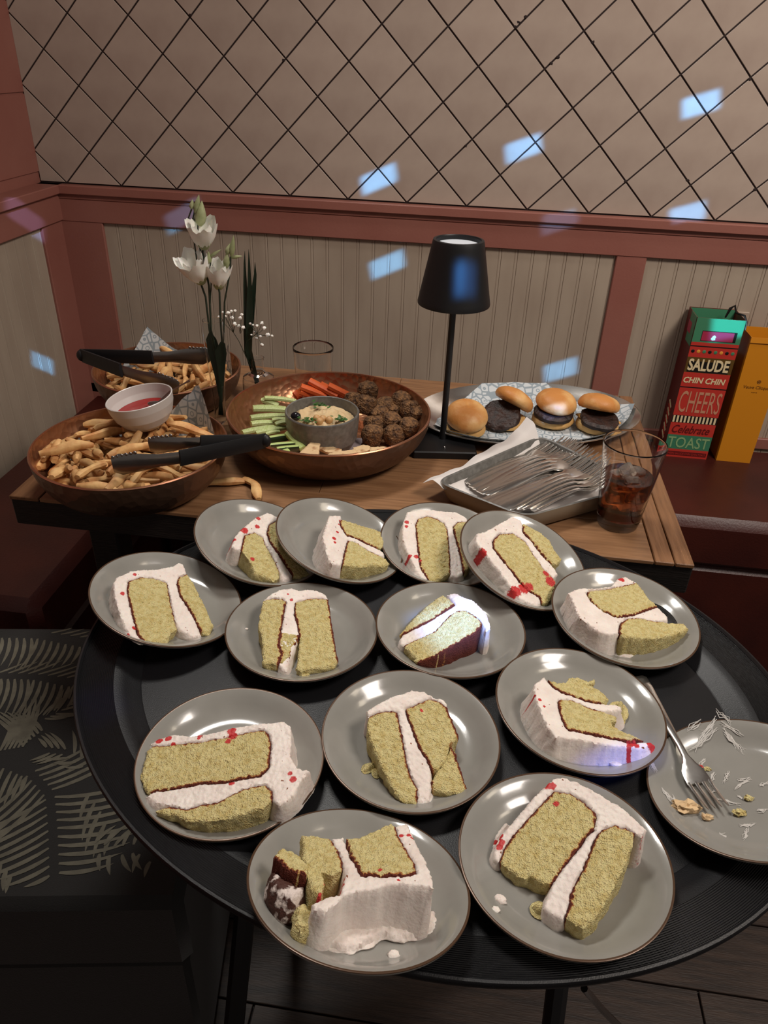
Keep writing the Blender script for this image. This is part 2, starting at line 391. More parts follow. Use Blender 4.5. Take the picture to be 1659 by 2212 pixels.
# beadboard wainscot
def boards(x0, x1, z0, z1, y, parent, w=.0392, along='x'):
    n = max(1, round((x1 - x0) / w)); w = (x1 - x0) / n
    for k in range(n):
        b = MB(); a = x0 + k * w
        prof = [(0, .0016), (.0010, 0), (w - .0075, 0), (w - .0068, .0011), (w - .006, .0002), (w - .0035, -.0002), (w - .0012, .0002), (w - .0002, .0016)]
        v = []; 
        for u, d in prof:
            for z in (z0, z1): v.append((a + u, y + d, z) if along == 'x' else (y - d, a + u, z))
        f = [(2 * i, 2 * i + 2, 2 * i + 3, 2 * i + 1) for i in range(len(prof) - 1)]
        b.add(v, f); b.build('board', M['cream'], parent, smooth=False)
wp = struct(obj('wall_back_wainscot', *(lambda b: (b.v, b.f))(MB().box((XR / 2, .006, .70), (XR, .012, .62))), M['cream'], smooth=False))
wp['kind'] = 'structure'; wp.name = 'trim_1'
boards(.150, 1.425, .40, .925, -.004, wp)
boards(1.49, 2.60, .40, .925, -.004, wp)
def strip(name, c, d, m=M['pink'], bev=.002):
    return struct(MB().box(c, d, bev=bev).build(name, m, smooth=False))
strip('trim_2', (XR / 2, -.013, Z0 - .0125), (XR, .026, .021))            # lip under the tiles
strip('trim_3', (XR / 2, -.008, Z0 - .029), (XR, .016, .013))
strip('trim_4', (XR / 2, -.007, Z0 - .062), (XR, .014, .054))             # flat rail
strip('trim_5', (.093, -.006, .66), (.118, .012, .54))                    # corner stile
strip('trim_6', (1.458, -.006, .66), (.070, .012, .54))
strip('trim_7', (XR / 2, -.006, .475), (XR, .012, .03))
# left wall
wl = strip('wall_left', (-.06, -1.5, 1.25), (.12, 3.2, 2.5), M['pink'], 0)
for z0, z1 in ((1.036, 1.204), (1.208, 1.386), (1.390, 1.60)):
    MB().box((.0015, -.81, (z0 + z1) / 2), (.003, 1.62, z1 - z0), bev=.001).build('panel', M['pink'], wl, smooth=False)
strip('trim_8', (.017, -.80, .70), (.034, 1.6, .60), M['cream'], 0)
strip('trim_9', (.030, -.80, Z0 - .0125), (.060, 1.6, .021))
strip('trim_10', (.025, -.80, Z0 - .055), (.050, 1.6, .064))
strip('trim_11', (.022, -.053, .66), (.044, .106, .54))
boards(-.95, -.106, .40, .925, .038, bpy.data.objects['trim_8'], along='y')
# floor
fl = strip('floor', (1.3, -1.6, -.03), (4.4, 4.6, .04), M['darkwood'], 0)
rng = random.Random(8)
for r in range(20):
    y = -.2 - r * .13; x = -.6 - rng.random()
    while x < 3.2:
        l = rng.uniform(.9, 1.5)
        MB().box((x + l / 2, y, -.005), (l - .003, .127, .01), bev=.001).build('plank', M['floor'], fl, smooth=False); x += l
# banquette along both walls
t = thing('banquette_bench', 'maroon leather banquette bench running along the panelled wall', 'bench', (1.6, -.22, 0))
MB().box((1.69, -.21, .395), (2.6, .40, .13), bev=.02).build('seat_cushion', M['leather'], t, world=True)
MB().box((1.69, -.215, .165), (2.6, .37, .33), bev=.01).build('base', M['leather'], t, smooth=False, world=True)
t = thing('banquette_bench', 'short maroon leather bench seat under the left wall, behind the palm-print ottoman', 'bench', (.2, -.5, 0))
MB().box((.215, -.475, .395), (.33, .92, .13), bev=.02).build('seat_cushion', M['leather'], t, world=True)
MB().box((.215, -.475, .165), (.31, .90, .33), bev=.01).build('base', M['leather'], t, smooth=False, world=True)
# switch plate
t = thing('wall_socket', 'cream socket plate on the boards behind the tall red bag', 'socket', aty(1583, 690, 0))
p0, p1 = aty(1562, 668, -.006), aty(1606, 720, -.006)
MB().box(((p0.x + p1.x) / 2, -.0075, (p0.z + p1.z) / 2), (p1.x - p0.x, .006, .05), bev=.0015).build('plate', M['cream'], t, smooth=False, world=True)
MB().box(((p0.x + p1.x) / 2, -.0115, (p0.z + p1.z) / 2), (.018, .003, .028), bev=.001).build('switch', M['ceramic'], t, smooth=False, world=True)

# ================================================================ OTTOMAN
PZ = .453
pa, pb, pc, pd = at(0, 1350, PZ), at(175, 1352, PZ), at(400, 1905, PZ), at(330, 1950, PZ)
ang = math.radians(9.5); ux = Vector((math.cos(ang), math.sin(ang), 0)); uy = Vector((-ux.y, ux.x, 0))
OC = Vector((.552, -1.205, 0))
MO = Matrix.Translation(OC) @ Matrix.Rotation(ang, 4, 'Z')
t = thing('ottoman', 'square black ottoman printed with pale palm fronds', 'ottoman', MO)
MB().box((0, 0, PZ - .07), (.48, .505, .14), bev=.012).build('cushion', M['blackfabric'], t)
MB().box((0, 0, .165), (.465, .49, .29), bev=.008).build('base', M['blackfabric'], t)
lm = MB()
def leaflet(p, d, L_, w, curl):
    d = d.normalized(); s = Vector((-d.y, d.x, 0)); n = 6; v = []; f = []
    for i in range(n + 1):
        u = i / n; c = p + d * (L_ * u) + s * (curl * L_ * u * u)
        hw = w * math.sin(PI * min(1, .08 + u * .92)) ** .7 * (1 - .25 * u) + .0002
        v += [c - s * hw, c + s * hw]
    for i in range(n): f.append((2 * i, 2 * i + 2, 2 * i + 3, 2 * i + 1))
    lm.add(v, [q[::-1] for q in f])
OI = MO.inverted()
def frond(pts, Ll, Lr, n, al=55, cl=.18, w=.0045, cut=None):
    P = [at(0 + x * .4122, 1300 + y * .4122, PZ) for x, y in pts]
    seg = []
    for i in range(n):
        u = i / (n - 1) * (len(P) - 1); k = min(int(u), len(P) - 2); q = P[k].lerp(P[k + 1], u - k)
        d = (P[k + 1] - P[k]).normalized()
        tt = i / (n - 1); env = .45 + .55 * math.sin(PI * (.15 + .8 * tt))
        for sgn, LL in ((1, Ll), (-1, Lr)):
            if not LL: continue
            a = math.radians(al) * sgn
            dd = Vector((d.x * math.cos(a) - d.y * math.sin(a), d.x * math.sin(a) + d.y * math.cos(a), 0))
            s0 = q + dd * .006
            e = s0 + dd * LL * env
            lo = OI @ e
            LLL = LL * env
            while LLL > .01 and (abs((OI @ (s0 + dd * LLL)).x) > .226 or abs((OI @ (s0 + dd * LLL)).y) > .240): LLL *= .8
            lo = OI @ s0
            if abs(lo.x) > .225 or abs(lo.y) > .24 or LLL < .02: continue
            leaflet(Vector((s0.x, s0.y, PZ + .0004 + .000012 * (len(lm.v) // 14 % 60))), dd, LLL, w, -cl * sgn)
frond([(160, 895), (262, 1010), (278, 1200), (285, 1420)], .115, .13, 15, 66, -.26, .0034)
frond([(-10, 800), (120, 778), (230, 690)], .10, 0, 12, 72, -.18, .0034)
frond([(-10, 840), (90, 880), (150, 905)], 0, .055, 6, 70, .1, .0031)
frond([(-30, 392), (180, 398), (400, 440)], 0, .082, 13, 62, -.3, .0035)
frond([(-30, 380), (180, 386), (380, 410)], .055, 0, 9, 32, -.1, .0024)
frond([(-30, 178), (200, 182), (420, 225)], 0, .075, 13, 62, -.3, .0035)
frond([(0, 160), (200, 160), (400, 190)], .045, 0, 9, 28, -.1, .0023)
frond([(215, 612), (300, 575), (390, 500)], .04, .045, 7, 42, .15, .0026)
frond([(460, 860), (350, 790), (250, 780)], .035, .045, 7, 48, .2, .0029)
frond([(170, 1612), (420, 1600), (700, 1600), (900, 1570)], .14, 0, 15, 80, .14, .0037)
frond([(480, 1290), (600, 1310), (730, 1290), (860, 1380)], .045, .028, 8, 80, .3, .0031)
frond([(480, 985), (540, 1080), (600, 1190)], 0, .06, 5, 50, .2, .0033)
frond([(-40, 1290), (60, 1390), (150, 1530)], 0, .09, 8, 50, .2, .0034)
o = lm.build('palm_leaf_print', M['leafprint'], t, smooth=False, world=True); o['kind'] = 'stuff'

# ================================================================ TABLE
TZ = .75
t = thing('dining_table', 'rectangular oak-topped dining table with thick dark edges', 'table', (.945, -.74, 0))
MB().box((.945, -.738, .7235), (.972, .578, .045), bev=.002).build('table_slab', M['darkwood'], t, smooth=False, world=True)
by = [-1.030, -.935, -.835, -.742, -.640, -.548, -.449]
for k in range(6):
    cuts = [.506] + ([.83 + .07 * (k % 3)] if k % 2 else [1.12]) + [1.378]
    for a, b in zip(cuts, cuts[1:]):
        MB().box(((a + b) / 2, (by[k] + by[k + 1]) / 2, .748), (b - a - .0006, by[k + 1] - by[k] - .0008, .006), bev=.0008).build('board', M['wood'], t, smooth=False, world=True)
for a, b in ((.459, .505), (1.379, 1.405), (1.4058, 1.431)):
    MB().box(((a + b) / 2, -.7395, .7482), (b - a - .001, .5805, .0062), bev=.001).build('edge_strip', M['woodend'], t, smooth=False, world=True)
for x in (.52, 1.37):
    for y in (-.88, -.52): MB().box((x, y, .35), (.05, .05, .70), bev=.003).build('leg', M['darkwood'], t, smooth=False, world=True)

# ================================================================ ROUND TRAY ON ITS STAND
TC = Vector((1.0949, -1.3148, 0)); TA, TB, TR = .3678, .3010, -.2059
FZ = .763
MT = Matrix.Translation((TC.x, TC.y, FZ)) @ Matrix.Rotation(TR, 4, 'Z')
t = thing('serving_tray', 'large oval black serving tray full of cake plates', 'tray', MT)
def ellrings(prof, seg, mt, name, parent, rib=None):
    v = []; f = []; rv = []
    for off, z in prof:
        for k in range(seg):
            a = 2 * PI * k / seg
            v.append(((TA - off) * math.cos(a), (TB - off) * math.sin(a), z)); rv.append(off / .0016)
    n = len(prof)
    for i in range(n - 1):
        for k in range(seg): f.append((i * seg + k, i * seg + (k + 1) % seg, (i + 1) * seg + (k + 1) % seg, (i + 1) * seg + k))
    return v, f, rv, n
v, f, rv, n = ellrings([(.0615, -.004), (.0615, 0), (.0600, .0012), (.054, .003), (.047, .008), (.041, .0105), (.036, .0115)], 160, None, '', t)
v2, f2, _, n2 = ellrings([(.0615, 0)], 160, None, '', t)
vb = MB(); vb.add(v, f); vb.add([(0, 0, 0)], []); c0 = len(vb.v) - 1
vb.f += [(160 + k, 160 + (k + 1) % 160, c0) for k in range(160)]
vb.add([(0, 0, -.004)], []); c1 = len(vb.v) - 1
vb.f += [((k + 1) % 160, k, c1) for k in range(160)]
vb.build('tray_floor', M['trayblack'], t)
v, f, rv, n = ellrings([(.036 - .034 * i / 20, .0115 + .0045 * i / 20) for i in range(21)] + [(.0005, .0163)], 160, None, '', t)
obj('ribbed_flange', v, f, M['rib'], t, attrs={'rib': rv})
v, f, _, n = ellrings([(.004, .0162), (.002, .0188), (0, .0185), (-.0012, .016), (0, .011), (.003, .010), (.010, .008), (.036, .006), (.046, .001), (.0615, -.004)], 160, None, '', t)
obj('rim', v, f, M['trayblack'], t)
t2 = thing('tray_stand', 'black metal folding stand under the oval serving tray', 'stand', (TC.x, TC.y, 0))
for sy in (-.13, .12):
    MB().box((TC.x, TC.y + sy, .745), (.42, .022, .022), bev=.003).build('rail', M['blackmetal'], t2, smooth=False, world=True)
for (x0, y0, x1, y1) in ((.90, .12, .87, -.17), (1.29, .12, 1.30, -.17), (.905, -.13, .90, .16), (1.285, -.13, 1.28, .16)):
    MB().tube([(x0, TC.y + y0, .74), (x1, TC.y + y1, .02)], .013, 8, up=(0, 1, 0), sq=1).build('leg', M['blackmetal'], t2, smooth=False, world=True)
MB().tube([at(1262, 2135, .5), at(1300, 2180, .45), at(1345, 2225, .42), at(1420, 2330, .05)], .004, 8).build('brace', M['chrome'], t2, world=True)

# ================================================================ PLATES
RP = .083
PLATES = {
 1: (.7992, -1.2674, .797, .271, .073), 2: (.8705, -1.1405, .797, .3125, -.013), 3: (.968, -1.122, .800, .296, -.012),
 4: (1.097, -1.0865, .786, .081, -.107), 5: (1.196, -1.124, .800, .297, -.135), 6: (1.3094, -1.1991, .788, .059, -.044),
 7: (.9545, -1.2792, .7835, .015, .017), 8: (1.1149, -1.2484, .7835, .019, .027), 9: (.9314, -1.4605, .7835, .007, -.019),
 10: (1.0877, -1.4096, .7835, .027, -.025), 11: (1.2474, -1.3469, .7840, .060, .008), 12: (1.065, -1.5679, .8000, .080, .336),
 13: (1.2195, -1.5173, .790, -.018, .044), 14: (1.382, -1.4244, .7930, -.248, .110)}
DEP = .0145   # depth of the plate floor under the rim
PLAB = {1: 'grey plate leaning up on the tray rim at far left',
 2: 'grey plate at the back left, its right side under another plate', 3: 'grey plate in the back row lying over its left neighbour',
 4: 'grey plate in the back row, middle, under the fork tray corner', 5: 'grey plate rightmost of the back row, tilted beside the wooden table corner',
 6: 'grey plate at the right rim of the tray below the table corner', 7: 'grey plate left of centre, second row from the back',
 8: 'grey plate at the centre of the second row, lit by a blue spot', 9: 'large-looking grey plate at front left of the tray',
 10: 'grey plate in the middle of the third row', 11: 'grey plate right of centre with a white dab on its front rim',
 12: 'grey plate resting on the front tray rim, nearest at bottom left', 13: 'grey plate nearest at bottom right, cream smears on its left rim',
 14: 'used grey plate with a fork and cream smears at the right edge'}
def plate_frame(k):
    x, y, z, tx, ty = PLATES[k]; n = Vector((tx, ty, 1)).normalized()
    X = Vector((1, 0, 0)); X = (X - n * X.dot(n)).normalized(); Y = n.cross(X)
    R = Matrix((X, Y, n)).transposed().to_4x4()
    return Matrix.Translation((x, y, z)) @ R, n
prof_body = [(0, -DEP), (.030, -DEP), (.050, -DEP + .0003), (.057, -DEP + .0012), (.063, -DEP + .0035), (.069, -DEP + .0075), (.0745, -DEP + .0115), (.0785, -.0009), (.0812, .0001)]
prof_under = [(.0829, -.0006), (.0826, -.0022), (.080, -.0048), (.072, -.0115), (.064, -.0165), (.056, -.0185), (.050, -.0192), (.048, -.0192), (.046, -.0178), (0, -.0178)]
prof_rim = [(.0812, .0001), (.0822, .0003), (.0829, .0000), (.0830, -.0006)]
pm = MB().lathe(prof_body, 96, cap=False); pmu = MB().lathe(prof_under, 96, cap=False); pmr = MB().lathe(prof_rim, 96, cap=False)
first = None
for k in PLATES:
    MP, n = plate_frame(k)
    if first is None:
        first = thing('dessert_plate', PLAB[k], 'plate', MP, 'grey dessert plates on the serving tray')
        b = MB(); b.add(pm.v, pm.f); b.add(pmu.v, [q for q in pmu.f]); b.build('plate_body', M['plate'], first)
        pmr.build('gilded_rim', M['platerim'], first)['label'] = 'thin brown-gold line around the rim'
    else:
        c = dup(first, MP); c['label'] = PLAB[k]

# ================================================================ CAKE SLICES
def seg_dist(P, poly, closed=True):
    P = np.asarray(P); A = np.asarray(poly, float); B = np.roll(A, -1, 0)
    if not closed: A, B = A[:-1], A[1:]
    D = B - A; L2 = (D ** 2).sum(1) + 1e-18; best = np.full(len(P), 1e9)
    for i in range(len(A)):
        t = np.clip(((P - A[i]) @ D[i]) / L2[i], 0, 1); q = A[i] + t[:, None] * D[i]
        best = np.minimum(best, np.hypot(P[:, 0] - q[:, 0], P[:, 1] - q[:, 1]))
    return best
def inside(P, poly):
    x, y = P[:, 0], P[:, 1]; r = np.zeros(len(P), bool); n = len(poly)
    for i in range(n):
        x0, y0 = poly[i]; x1, y1 = poly[(i + 1) % n]
        if y0 == y1: continue
        c = ((y0 > y) != (y1 > y)) & (x < (x1 - x0) * (y - y0) / (y1 - y0) + x0); r ^= c
    return r
def nz3(x, y, z): return noise.noise(Vector((x, y, z)))
def slab(name, poly, z0, z1, m, root, sp=.0014, rnd=.002, amp=.0005, fq=260, flare=0, jag=.0005, crust=None, berries=(), crumbs=0, seed=0, dome=0, zfn=None, zfloor=None):
    poly = [tuple(p) for p in poly]
    ar = sum(poly[i][0] * poly[(i + 1) % len(poly)][1] - poly[(i + 1) % len(poly)][0] * poly[i][1] for i in range(len(poly)))
    if ar < 0: poly = poly[::-1]
    bd = []
    n = len(poly)
    for i in range(n):
        a, b = poly[i], poly[(i + 1) % n]; L_ = math.hypot(b[0] - a[0], b[1] - a[1]); k = max(1, round(L_ / sp))
        for j in range(k):
            u = j / k; x = a[0] + (b[0] - a[0]) * u; y = a[1] + (b[1] - a[1]) * u
            x += jag * (nz3(x * 320, y * 320, seed) + .8 * nz3(x * 900, y * 900, seed)); y += jag * (nz3(x * 320, y * 320, seed + 9) + .8 * nz3(x * 900, y * 900, seed + 9))
            bd.append((x, y))
    B = np.array(bd); mn, mx = B.min(0), B.max(0); r = random.Random(seed)
    G = []; yy = mn[1]; row = 0
    while yy < mx[1]:
        xx = mn[0] + (row % 2) * sp / 2
        while xx < mx[0]: G.append((xx + r.uniform(-.2, .2) * sp, yy + r.uniform(-.2, .2) * sp)); xx += sp
        yy += sp * .87; row += 1
    G = np.array(G); G = G[inside(G, bd)]
    if len(G): G = G[seg_dist(G, bd) > sp * .55]
    pts = [Vector(p) for p in bd] + [Vector(p.tolist()) for p in G]
    out = delaunay_2d_cdt(pts, [], [list(range(len(bd)))], 1, 1e-7)
    V2, F = out[0], [tuple(q) for q in out[2]]
    P = np.array([(p.x, p.y) for p in V2]); d = seg_dist(P, bd)
    Z = np.empty(len(P))
    for i, (x, y) in enumerate(P):
        e = min(1, d[i] / rnd) if rnd else 1
        z = z1 - rnd * (1 - math.sqrt(max(0, 1 - (1 - e) ** 2))) * .8
        z += amp * (nz3(x * fq, y * fq, seed) + .6 * nz3(x * fq * 2.7, y * fq * 2.7, seed + 3) + .9 * nz3(x * 70, y * 70, seed + 5))
        if zfn: z += zfn(x, y)
        Z[i] = z
    ne = {}
    for q in F:
        s_ = sum(P[q[i]][0] * P[q[(i + 1) % 3]][1] - P[q[(i + 1) % 3]][0] * P[q[i]][1] for i in range(3))
    F2 = []
    for q in F:
        a, b, c = (P[i] for i in q[:3])
        if (b[0] - a[0]) * (c[1] - a[1]) - (b[1] - a[1]) * (c[0] - a[0]) < 0: q = q[::-1]
        F2.append(q)
    F = F2; cnt = {}
    for q in F:
        for i in range(3): cnt[(q[i], q[(i + 1) % len(q)])] = 1
    be = [e for e in cnt if (e[1], e[0]) not in cnt]
    verts = [(P[i][0], P[i][1], Z[i]) for i in range(len(P))]
    onb = sorted({i for e in be for i in e}); nrm = {i: Vector((0, 0)) for i in onb}
    for a, b in be:
        t_ = P[b] - P[a]; nn = Vector((t_[1], -t_[0]))
        if nn.length > 0: nn.normalize()
        nrm[a] += nn; nrm[b] += nn
    cr = np.zeros(len(P))
    if crust is not None and len(crust):
        dm = np.full(len(P), 1e9)
        for cl, closed in crust: dm = np.minimum(dm, seg_dist(P, cl, closed))
        for i in range(len(P)):
            w = .0019 * (1 + 1.1 * nz3(P[i][0] * 330, P[i][1] * 330, 2.2 + seed) + .6 * nz3(P[i][0] * 900, P[i][1] * 900, seed))
            cr[i] = max(0, min(1, 1.25 - dm[i] / max(.0004, w)))
    br = np.zeros(len(P))
    for bp in berries:
        if len(bp) == 3: dd = np.hypot(P[:, 0] - bp[0], P[:, 1] - bp[1]); br = np.maximum(br, np.clip(1.3 - dd / bp[2], 0, 1))
    cm = np.zeros(len(P))
    if crumbs:
        for i in range(len(P)): cm[i] = max(0, min(1, (nz3(P[i][0] * 420, P[i][1] * 420, 7.7 + seed) - .42 + crumbs) * 4))
    nx = dict(be); pv = {b: a for a, b in be}; SP = {i: Vector(P[i]) for i in onb}
    for _ in range(6): SP = {i: (SP[i] * 2 + SP[nx.get(i, i)] + SP[pv.get(i, i)]) / 4 for i in onb}
    prev = {i: i for i in onb}; lv = 5; cr = list(cr); br = list(br); cm = list(cm)
    for k in range(1, lv + 1):
        cur = {}; u = k / lv
        for i in onb:
            x, y = Vector(P[i]).lerp(SP[i], min(1, u * 2.2)); nn = nrm[i].normalized() if nrm[i].length > 0 else Vector((0, 0))
            zb = min(Z[i] - .0012, zfloor(x, y)) if zfloor else z0
            z = Z[i] + (zb - Z[i]) * u
            o_ = flare * (u ** 1.5) + rnd * .35 * math.sin(PI * u) + amp * 1.6 * nz3(x * 150, y * 150, z * 170 + seed)
            cur[i] = len(verts); verts.append((x + nn.x * o_, y + nn.y * o_, z)); cr.append(cr[i] * .9); br.append(br[i] * (1 - u * .3)); cm.append(0)
        for a, b in be: F.append((prev[b], prev[a], cur[a], cur[b]))
        prev = cur
    return obj(name, verts, F, m, root, attrs={'crust': cr, 'berry': br, 'crumb': cm})

SL = []   # (plate, crop ox, oy, scale, height, label, frosting polys, sponge polys, berries, extra crust lines, flare)
sA, sB, sC, sD, sF, sG, sI, sJ = .31344, .27728, .33755, .2170, .25317, .2411, .30742, .30139
SL.append((1, 180, 1060, sA, .030, 'upright-cut vanilla slice with a thick band of white frosting on its left', [[(205,640),(230,590),(330,545),(500,535),(620,515),(655,490),(690,500),(715,570),(660,590),(645,640),(665,720),(720,800),(765,880),(800,950),(815,1000),(760,1010),(690,965),(650,930),(625,850),(605,760),(590,680),(580,630),(480,595),(400,590),(310,620),(300,680),(320,780),(345,880),(370,980),(415,1045),(370,1030),(310,985),(270,900),(240,800),(215,720)]],
 [[(310,622),(400,592),(480,600),(575,632),(588,700),(603,780),(623,870),(645,950),(600,985),(570,1045),(480,1050),(415,1040),(375,985),(348,880),(322,780),(302,690)],
  [(650,600),(715,572),(760,640),(800,720),(840,800),(895,930),(870,990),(830,985),(795,935),(765,880),(722,800),(668,720),(645,650)]], [(270,705,12),(355,575,10),(350,940,10),(300,990,16)], [], .002))
SL.append((2, 180, 1060, sA, .032, 'crumbly vanilla slice with red-streaked frosting, half hidden by the next plate', [[(1025,380),(1040,320),(1090,260),(1190,180),(1270,145),(1330,170),(1355,190),(1280,230),(1265,290),(1290,360),(1350,440),(1400,520),(1440,580),(1430,610),(1380,610),(1350,540),(1300,430),(1260,370),(1240,310),(1180,285),(1110,300),(1100,350),(1085,410),(1045,400)]],
 [[(1112,302),(1180,287),(1238,320),(1258,380),(1298,440),(1345,535),(1350,600),(1310,625),(1270,600),(1180,570),(1170,520),(1130,460),(1087,405),(1100,350)],
  [(1280,232),(1355,192),(1390,280),(1450,400),(1520,520),(1560,580),(1490,600),(1440,580),(1400,520),(1350,440),(1292,360),(1268,290)]], [(1110,270,22),(1200,245,14),(1205,185,14),(1040,330,12),(1165,470,12)], [], .003))
SL.append((3, 600, 1060, sB, .036, 'slice lying on its side with frosting to the left and a red streak', [[(352,345),(380,260),(405,185),(490,190),(500,215),(482,240),(500,290),(540,345),(620,372),(700,412),(790,452),(830,480),(835,510),(780,500),(700,460),(610,402),(550,380),(535,420),(515,500),(500,580),(430,570),(400,530),(370,440)]],
 [[(492,217),(560,240),(650,270),(740,295),(805,320),(830,400),(810,445),(760,438),(700,410),(620,370),(540,342),(500,288),(484,240)],
  [(548,385),(610,405),(700,463),(785,503),(840,530),(870,570),(830,595),(740,580),(650,600),(590,590),(505,580),(517,500),(537,420)]], [(480,260,9),(465,320,10),(440,370,14),(445,400,10),(485,230,8)], [], .004))
SL.append((4, 600, 1060, sB, .034, 'broad vanilla slice with smooth frosting over the top, right edge under a plate', [[(970,350),(975,250),(1010,160),(1120,140),(1270,150),(1400,165),(1470,200),(1480,235),(1400,240),(1365,280),(1378,350),(1402,430),(1430,540),(1445,640),(1400,675),(1350,660),(1345,600),(1345,500),(1335,400),(1325,300),(1300,250),(1240,215),(1160,195),(1090,215),(1072,260),(1080,370),(1095,480),(1110,590),(1180,710),(1120,680),(1070,620),(1040,540),(990,440)]],
 [[(1092,217),(1160,197),(1240,217),(1298,255),(1323,305),(1333,400),(1343,500),(1345,640),(1280,680),(1190,705),(1130,640),(1110,590),(1095,480),(1080,370),(1073,270)],
  [(1370,280),(1400,242),(1480,240),(1500,400),(1510,560),(1470,620),(1445,630),(1430,540),(1404,430),(1380,350)]], [(1005,240,14),(1003,275,12),(1030,505,12),(1080,510,14),(1030,545,8),(1110,545,10)], [], .004))
SL.append((5, 980, 1080, sC, .034, 'long slice with ruffled frosting and a red blob at its front end', [[(145,270),(150,210),(200,200),(290,150),(380,100),(435,130),(445,170),(442,200),(500,262),(560,342),(620,402),(660,450),(670,475),(640,500),(580,440),(510,340),(460,260),(380,210),(290,215),(250,260),(252,300),(302,370),(362,440),(422,520),(480,580),(550,620),(560,650),(540,680),(480,660),(420,625),(370,560),(300,460),(210,350),(170,300)]],
 [[(258,250),(292,217),(380,212),(458,262),(508,342),(578,442),(638,500),(655,520),(650,560),(635,610),(600,670),(565,660),(548,618),(482,578),(424,518),(364,438),(304,368),(254,300)],
  [(450,150),(500,180),(560,210),(620,270),(650,330),(695,380),(660,415),(625,402),(562,340),(502,260),(444,200)]], [(185,330,24),(400,580,28),(450,565,28),(485,555,22),(620,520,28),(590,470,18)], [], .003))
SL.append((6, 980, 1080, sC, .036, 'slice with a high frosted side facing front and a red dot on its back corner', [[(735,590),(800,560),(920,560),(1010,545),(1050,500),(1100,485),(1140,510),(1170,520),(1100,545),(980,565),(870,572),(850,595),(885,650),(960,712),(1050,750),(1150,735),(1250,700),(1305,682),(1370,740),(1370,770),(1300,775),(1200,755),(1110,755),(1065,790),(1055,840),(1060,850),(1000,860),(930,840),(865,790),(800,740),(765,650)]],
 [[(855,585),(960,570),(1080,550),(1170,525),(1210,570),(1240,620),(1305,680),(1240,705),(1150,735),(1060,748),(980,718),(890,650)],
  [(1070,785),(1110,757),(1200,757),(1300,777),(1360,785),(1470,790),(1505,830),(1440,855),(1350,880),(1250,890),(1150,885),(1090,880),(1058,840)]], [(1072,505,18)], [], .006))
SL.append((7, 480, 1240, sD, .034, 'tall two-layer slice whose left layer has a torn flap over the filling', [[(415,250),(480,190),(580,145),(690,130),(760,155),(860,140),(960,160),(1030,200),(1055,240),(960,235),(850,245),(740,265),(720,290),(715,400),(745,480),(755,560),(770,600),(730,700),(690,800),(660,870),(640,960),(600,950),(560,890),(590,800),(560,700),(580,600),(600,480),(625,330),(640,270),(600,240),(500,235)]],
 [[(410,262),(500,238),(600,243),(635,275),(620,370),(597,480),(580,590),(620,575),(700,590),(775,600),(740,680),(690,740),(670,830),(600,880),(540,900),(470,880),(400,895),(405,800),(395,620),(360,540),(375,400)],
  [(725,282),(850,248),(960,238),(1055,245),(1075,400),(1100,560),(1125,720),(1150,860),(1100,925),(960,935),(850,950),(780,975),(740,940),(760,800),(770,640),(752,520),(718,400)]], [(655,195,9),(690,250,14)], [[(1055,245),(1100,560),(1150,860)]], .003))
SL.append((8, 800, 1240, sD, .036, 'slanting slice lit blue, with a dark baked crust along its front side', [[(290,650),(320,600),(420,550),(520,500),(600,460),(720,380),(800,330),(848,300),(800,240),(760,200),(850,180),(930,220),(1030,260),(1110,330),(1160,400),(1190,480),(1195,540),(1155,560),(1120,500),(1090,450),(1020,400),(950,352),(860,365),(790,410),(730,470),(650,560),(560,610),(430,660),(330,710),(295,690)]],
 [[(290,600),(360,520),(440,430),(560,320),(650,250),(720,205),(790,250),(846,302),(800,332),(720,382),(600,462),(520,502),(420,552),(322,600)],
  [(332,712),(430,662),(560,612),(650,562),(730,472),(790,412),(860,367),(950,354),(1020,402),(1090,452),(1118,495),(1050,580),(940,640),(830,710),(720,780),(600,840),(480,880),(430,860),(460,840),(400,790)]], [(1145,365,9)], [[(1118,495),(1050,580),(830,710),(600,840),(480,880)]], .002))
SL.append((9, 280, 1480, sF, .034, 'slice lying with thick layer behind, frosting spilling toward the right rim', [[(180,490),(250,450),(380,410),(520,430),(700,400),(900,350),(1100,320),(1320,305),(1370,340),(1380,480),(1370,600),(1430,700),(1540,725),(1460,820),(1400,930),(1330,1000),(1270,1020),(1220,980),(1220,900),(1160,850),(1080,855),(960,890),(840,950),(750,1000),(600,1020),(480,1060),(350,1030),(220,1010),(140,950),(200,905),(400,880),(600,840),(800,830),(1000,790),(1120,770),(1190,700),(1208,500),(1190,410),(1130,375),(950,410),(780,450),(600,480),(400,500),(200,515)]],
 [[(200,517),(400,502),(600,482),(800,450),(950,412),(1130,377),(1188,412),(1206,500),(1188,700),(1118,768),(1000,788),(800,828),(600,838),(400,878),(200,903),(150,910),(120,860),(100,760),(130,650),(150,560)],
  [(222,1070),(350,1035),(480,1062),(600,1022),(750,1002),(840,952),(960,892),(1080,857),(1160,853),(1218,905),(1218,980),(1150,1040),(1050,1080),(850,1140),(650,1165),(480,1160),(400,1110),(300,1105)]], [(250,470,26),(330,450,24),(370,500,18),(600,425,18),(590,450,12),(870,385,30),(880,430,32),(840,480,20),(870,835,18),(1370,750,16),(1395,800,22)], [], .005))
